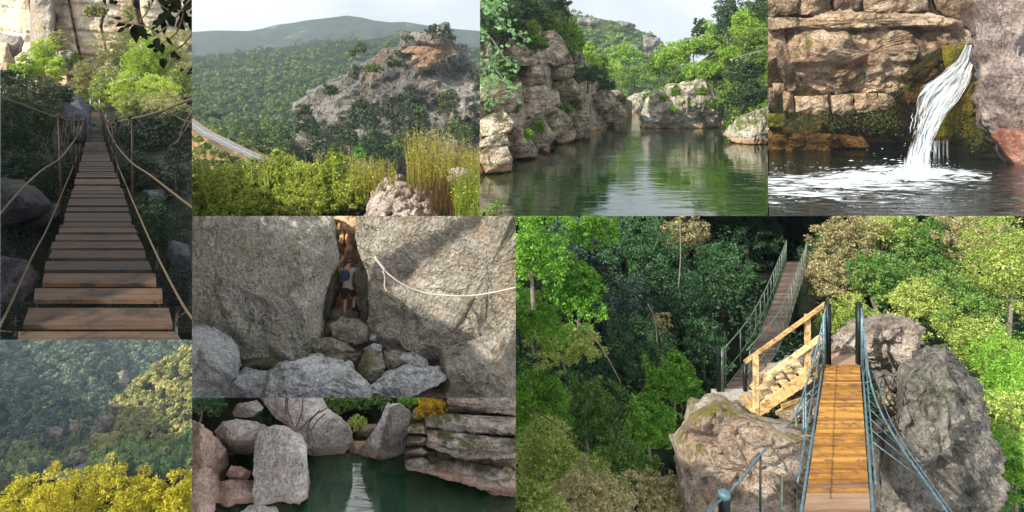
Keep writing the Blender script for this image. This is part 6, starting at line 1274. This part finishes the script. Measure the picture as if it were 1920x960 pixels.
r = np.random.default_rng(19); g = G()
for k in range(50):                               # strands hug the right edge of the slide, then break into the plume
    s0 = 1-abs(r.normal())*.3 if r.random() < .7 else r.random(); s0 = np.clip(s0, .02, .99); t0 = r.uniform(0, .85); t1 = min(1, t0+r.uniform(.08, .3)); tt = np.linspace(t0, t1, 7); ss_ = (s0+r.normal()*.05*np.linspace(0, 1, 7)+.02*r.normal(size=7)).clip(0, 1)
    P_ = wfp(tt, ss_, .7+r.random()*.7); g.tube(P_, np.array((.01, .05, .08, .1, .08, .05, .01))*r.uniform(.15, .5), 4)
g.mk('water_strand', M_white, wf, kind='stuff')
g = G()
for k in range(12): x = r.uniform(735, 800); g.tube([W(x/2.37+1440, 625/2.37, 76), W((x+r.normal()*3)/2.37+1440, (700+r.uniform(-20, 30))/2.37, 75)], .025, 4)
g.mk('water_strand', M_white, wf, kind='stuff')
# foam on the pool: flecks thick round the plunge point, thinning to the left
def flecks(name, n, fu, size, seed, label, lift=.05):
    r = np.random.default_rng(seed); C = fu(r, n); m = len(C); a = r.uniform(-.35, .35, m); L = size*r.uniform(.4, 1.6, m)*C[:, 1]/60; wd = L*r.uniform(.18, .45, m)
    ax = np.stack([np.cos(a), np.sin(a), 0*a], 1); pe_ = np.stack([-np.sin(a), np.cos(a), 0*a], 1)
    up_ = np.zeros((m, 3)); up_[:, 2] = r.random(m)*lift*6; C = C+up_
    an = np.linspace(0, 2*np.pi, 7)[:-1]; V = [C+ax*(np.cos(t)*L)[:, None]+pe_*(np.sin(t)*wd)[:, None] for t in an]; top = C.copy(); top[:, 2] += wd*.6
    V = np.stack(V+[top], 1).reshape(-1, 3); b_ = np.arange(m)[:, None]*7; f = np.concatenate([np.concatenate([b_+j, b_+(j+1) % 6, b_+6], 1) for j in range(6)])
    return mk(name, V, f, M_white, label=label, kind='stuff')
def onw(u, v): P_ = W(u, v, dw(v)); P_[:, 2] = WZ+.05; return P_
def pl(r, n):
    t = r.random(n)**1.5; ang = r.normal(size=n); u = 1440+(660-330*t+ang*(40+60*t))/2.37; v = (770+45*t+r.normal(size=n)*(20+6*t))/2.37; k = (v > 275) & (v < 404); return onw(u[k], v[k])
flecks('foam_fleck_cluster', 300, pl, .22, 3, 'white foam flecks along the plume at the foot of the waterfall', .12)
q_ = N('soft_foam'); g_ = q_.n('NewGeometry'); P0 = onw(np.array([1440+690/2.37]), np.array([775/2.37]))[0]; P1 = onw(np.array([1440+330/2.37]), np.array([815/2.37]))[0]; P2_ = onw(np.array([1440+60/2.37]), np.array([850/2.37]))[0]
def dist(Pc, rx_, ry_):
    m_ = q_.n('Mapping'); m_.vector_type = 'POINT'; m_.inputs['Location'].default_value = (-Pc[0]/rx_, -Pc[1]/ry_, 0); m_.inputs['Scale'].default_value = (1/rx_, 1/ry_, 0); q_.l(g_.outputs['Position'], m_.inputs['Vector'])
    l_ = q_.n('VectorMath', operation='LENGTH'); q_.l(m_.outputs[0], l_.inputs[0]); return l_.outputs['Value']
dd_ = q_.math('MINIMUM', q_.math('MINIMUM', dist(P0, 7, 7), dist((P0*.6+P1*.4), 10, 5.5)), q_.math('ADD', dist(P1, 16, 9), .22)); dd_ = q_.math('MINIMUM', dd_, q_.math('ADD', dist(P2_, 22, 12), .42))
mp_ = q_.n('Mapping'); mp_.inputs['Scale'].default_value = (.5, 1.1, 1); q_.l(g_.outputs['Position'], mp_.inputs['Vector'])
nf = q_.noise(mp_.outputs[0], .9, 5, .6, .6); al = q_.math('ADD', q_.math('MULTIPLY', q_.math('SUBTRACT', nf, .5), 4.5), q_.math('MULTIPLY', q_.math('SUBTRACT', .78, dd_), 1.6))
al = q_.ramp(al, [(.0, BK), (.75, (.92, .92, .92, 1))]); q_.b.inputs['Base Color'].default_value = (.78, .86, .9, 1); q_.b.inputs['Roughness'].default_value = .7; q_.bump(nf, 1, .5)
tp_ = q_.n('BsdfTransparent'); ms_ = q_.n('MixShader'); q_.l(al, ms_.inputs[0]); q_.l(tp_.outputs[0], ms_.inputs[1]); q_.l(q_.b.outputs[0], ms_.inputs[2]); q_.l(ms_.outputs[0], q_.o.inputs['Surface'])
gu, gv = grid(1436, 1860, 150, 283, 408, 70); PW = onw(gu.ravel(), gv.ravel()); dd0 = np.hypot((PW[:, 0]-P0[0])/7, (PW[:, 1]-P0[1])/6); PW[:, 2] += .04+.25*np.exp(-dd0**2)*(1+fbm(PW*.9, 3, 3)); ii = np.arange(69)[:, None]; jj = np.arange(149)[None, :]
mk('foam', PW, np.stack([ii*150+jj, (ii+1)*150+jj, (ii+1)*150+jj+1, ii*150+jj+1], -1).reshape(-1, 4), q_.m, label='soft white foam spreading left from the foot of the waterfall', kind='stuff')
def pl2(r, n): u = 1440+r.uniform(0, 820, n)/2.37; v = r.uniform(725, 930, n)/2.37; q = fbm(np.stack([u*.02, v*.09, u*0], -1), 5, 4); k = (q > .12+.25*np.abs(v*2.37-800)/130) & (v < 404); return onw(u[k], v[k])
flecks('foam_flecks', 500, pl2, .11, 4, 'scattered foam flecks on the dark plunge pool', .02)
r = np.random.default_rng(4); n = 260; c = W(1440+665/2.37, 735/2.37, 64); o = r.normal(size=(n, 3))*np.array((3.2, 2.0, 1.6)); o[:, 2] = np.abs(o[:, 2])*1.2-2.4; Vv, Ff = leafquads(c+o, .11, r, 0, .8)
mk('spray', Vv, Ff, M_white, smooth=False, label='spray of droplets around the foot of the waterfall', kind='stuff')
# ================================================================ far ground under everything
CLIP[0] = None
mk('far_ground', [(-3990, -50, -900), (2990, -50, -900), (2990, 2990, -900), (-3990, 2990, -900)], [[0, 1, 2, 3]], M_vg, smooth=False, kind='structure')
# ================================================================ thin air haze
CLIP[0] = None
q = N('haze_air'); q.t.nodes.remove(q.b); pv = q.n('VolumePrincipled'); pv.inputs['Density'].default_value = .00021; pv.inputs['Color'].default_value = (.66, .84, 1, 1); pv.inputs['Anisotropy'].default_value = .2
q.l(pv.outputs[0], q.o.inputs['Volume'])
g = G(); x0, x1, y0, y1, z0, z1 = -4000, 3000, -60, 3000, -901, 262
g.box8([(x0, y0, z0), (x1, y0, z0), (x1, y1, z0), (x0, y1, z0), (x0, y0, z1), (x1, y0, z1), (x1, y1, z1), (x0, y1, z1)])
g.mk('haze', q.m, smooth=False, kind='stuff', label='thin blue air haze over the whole landscape')
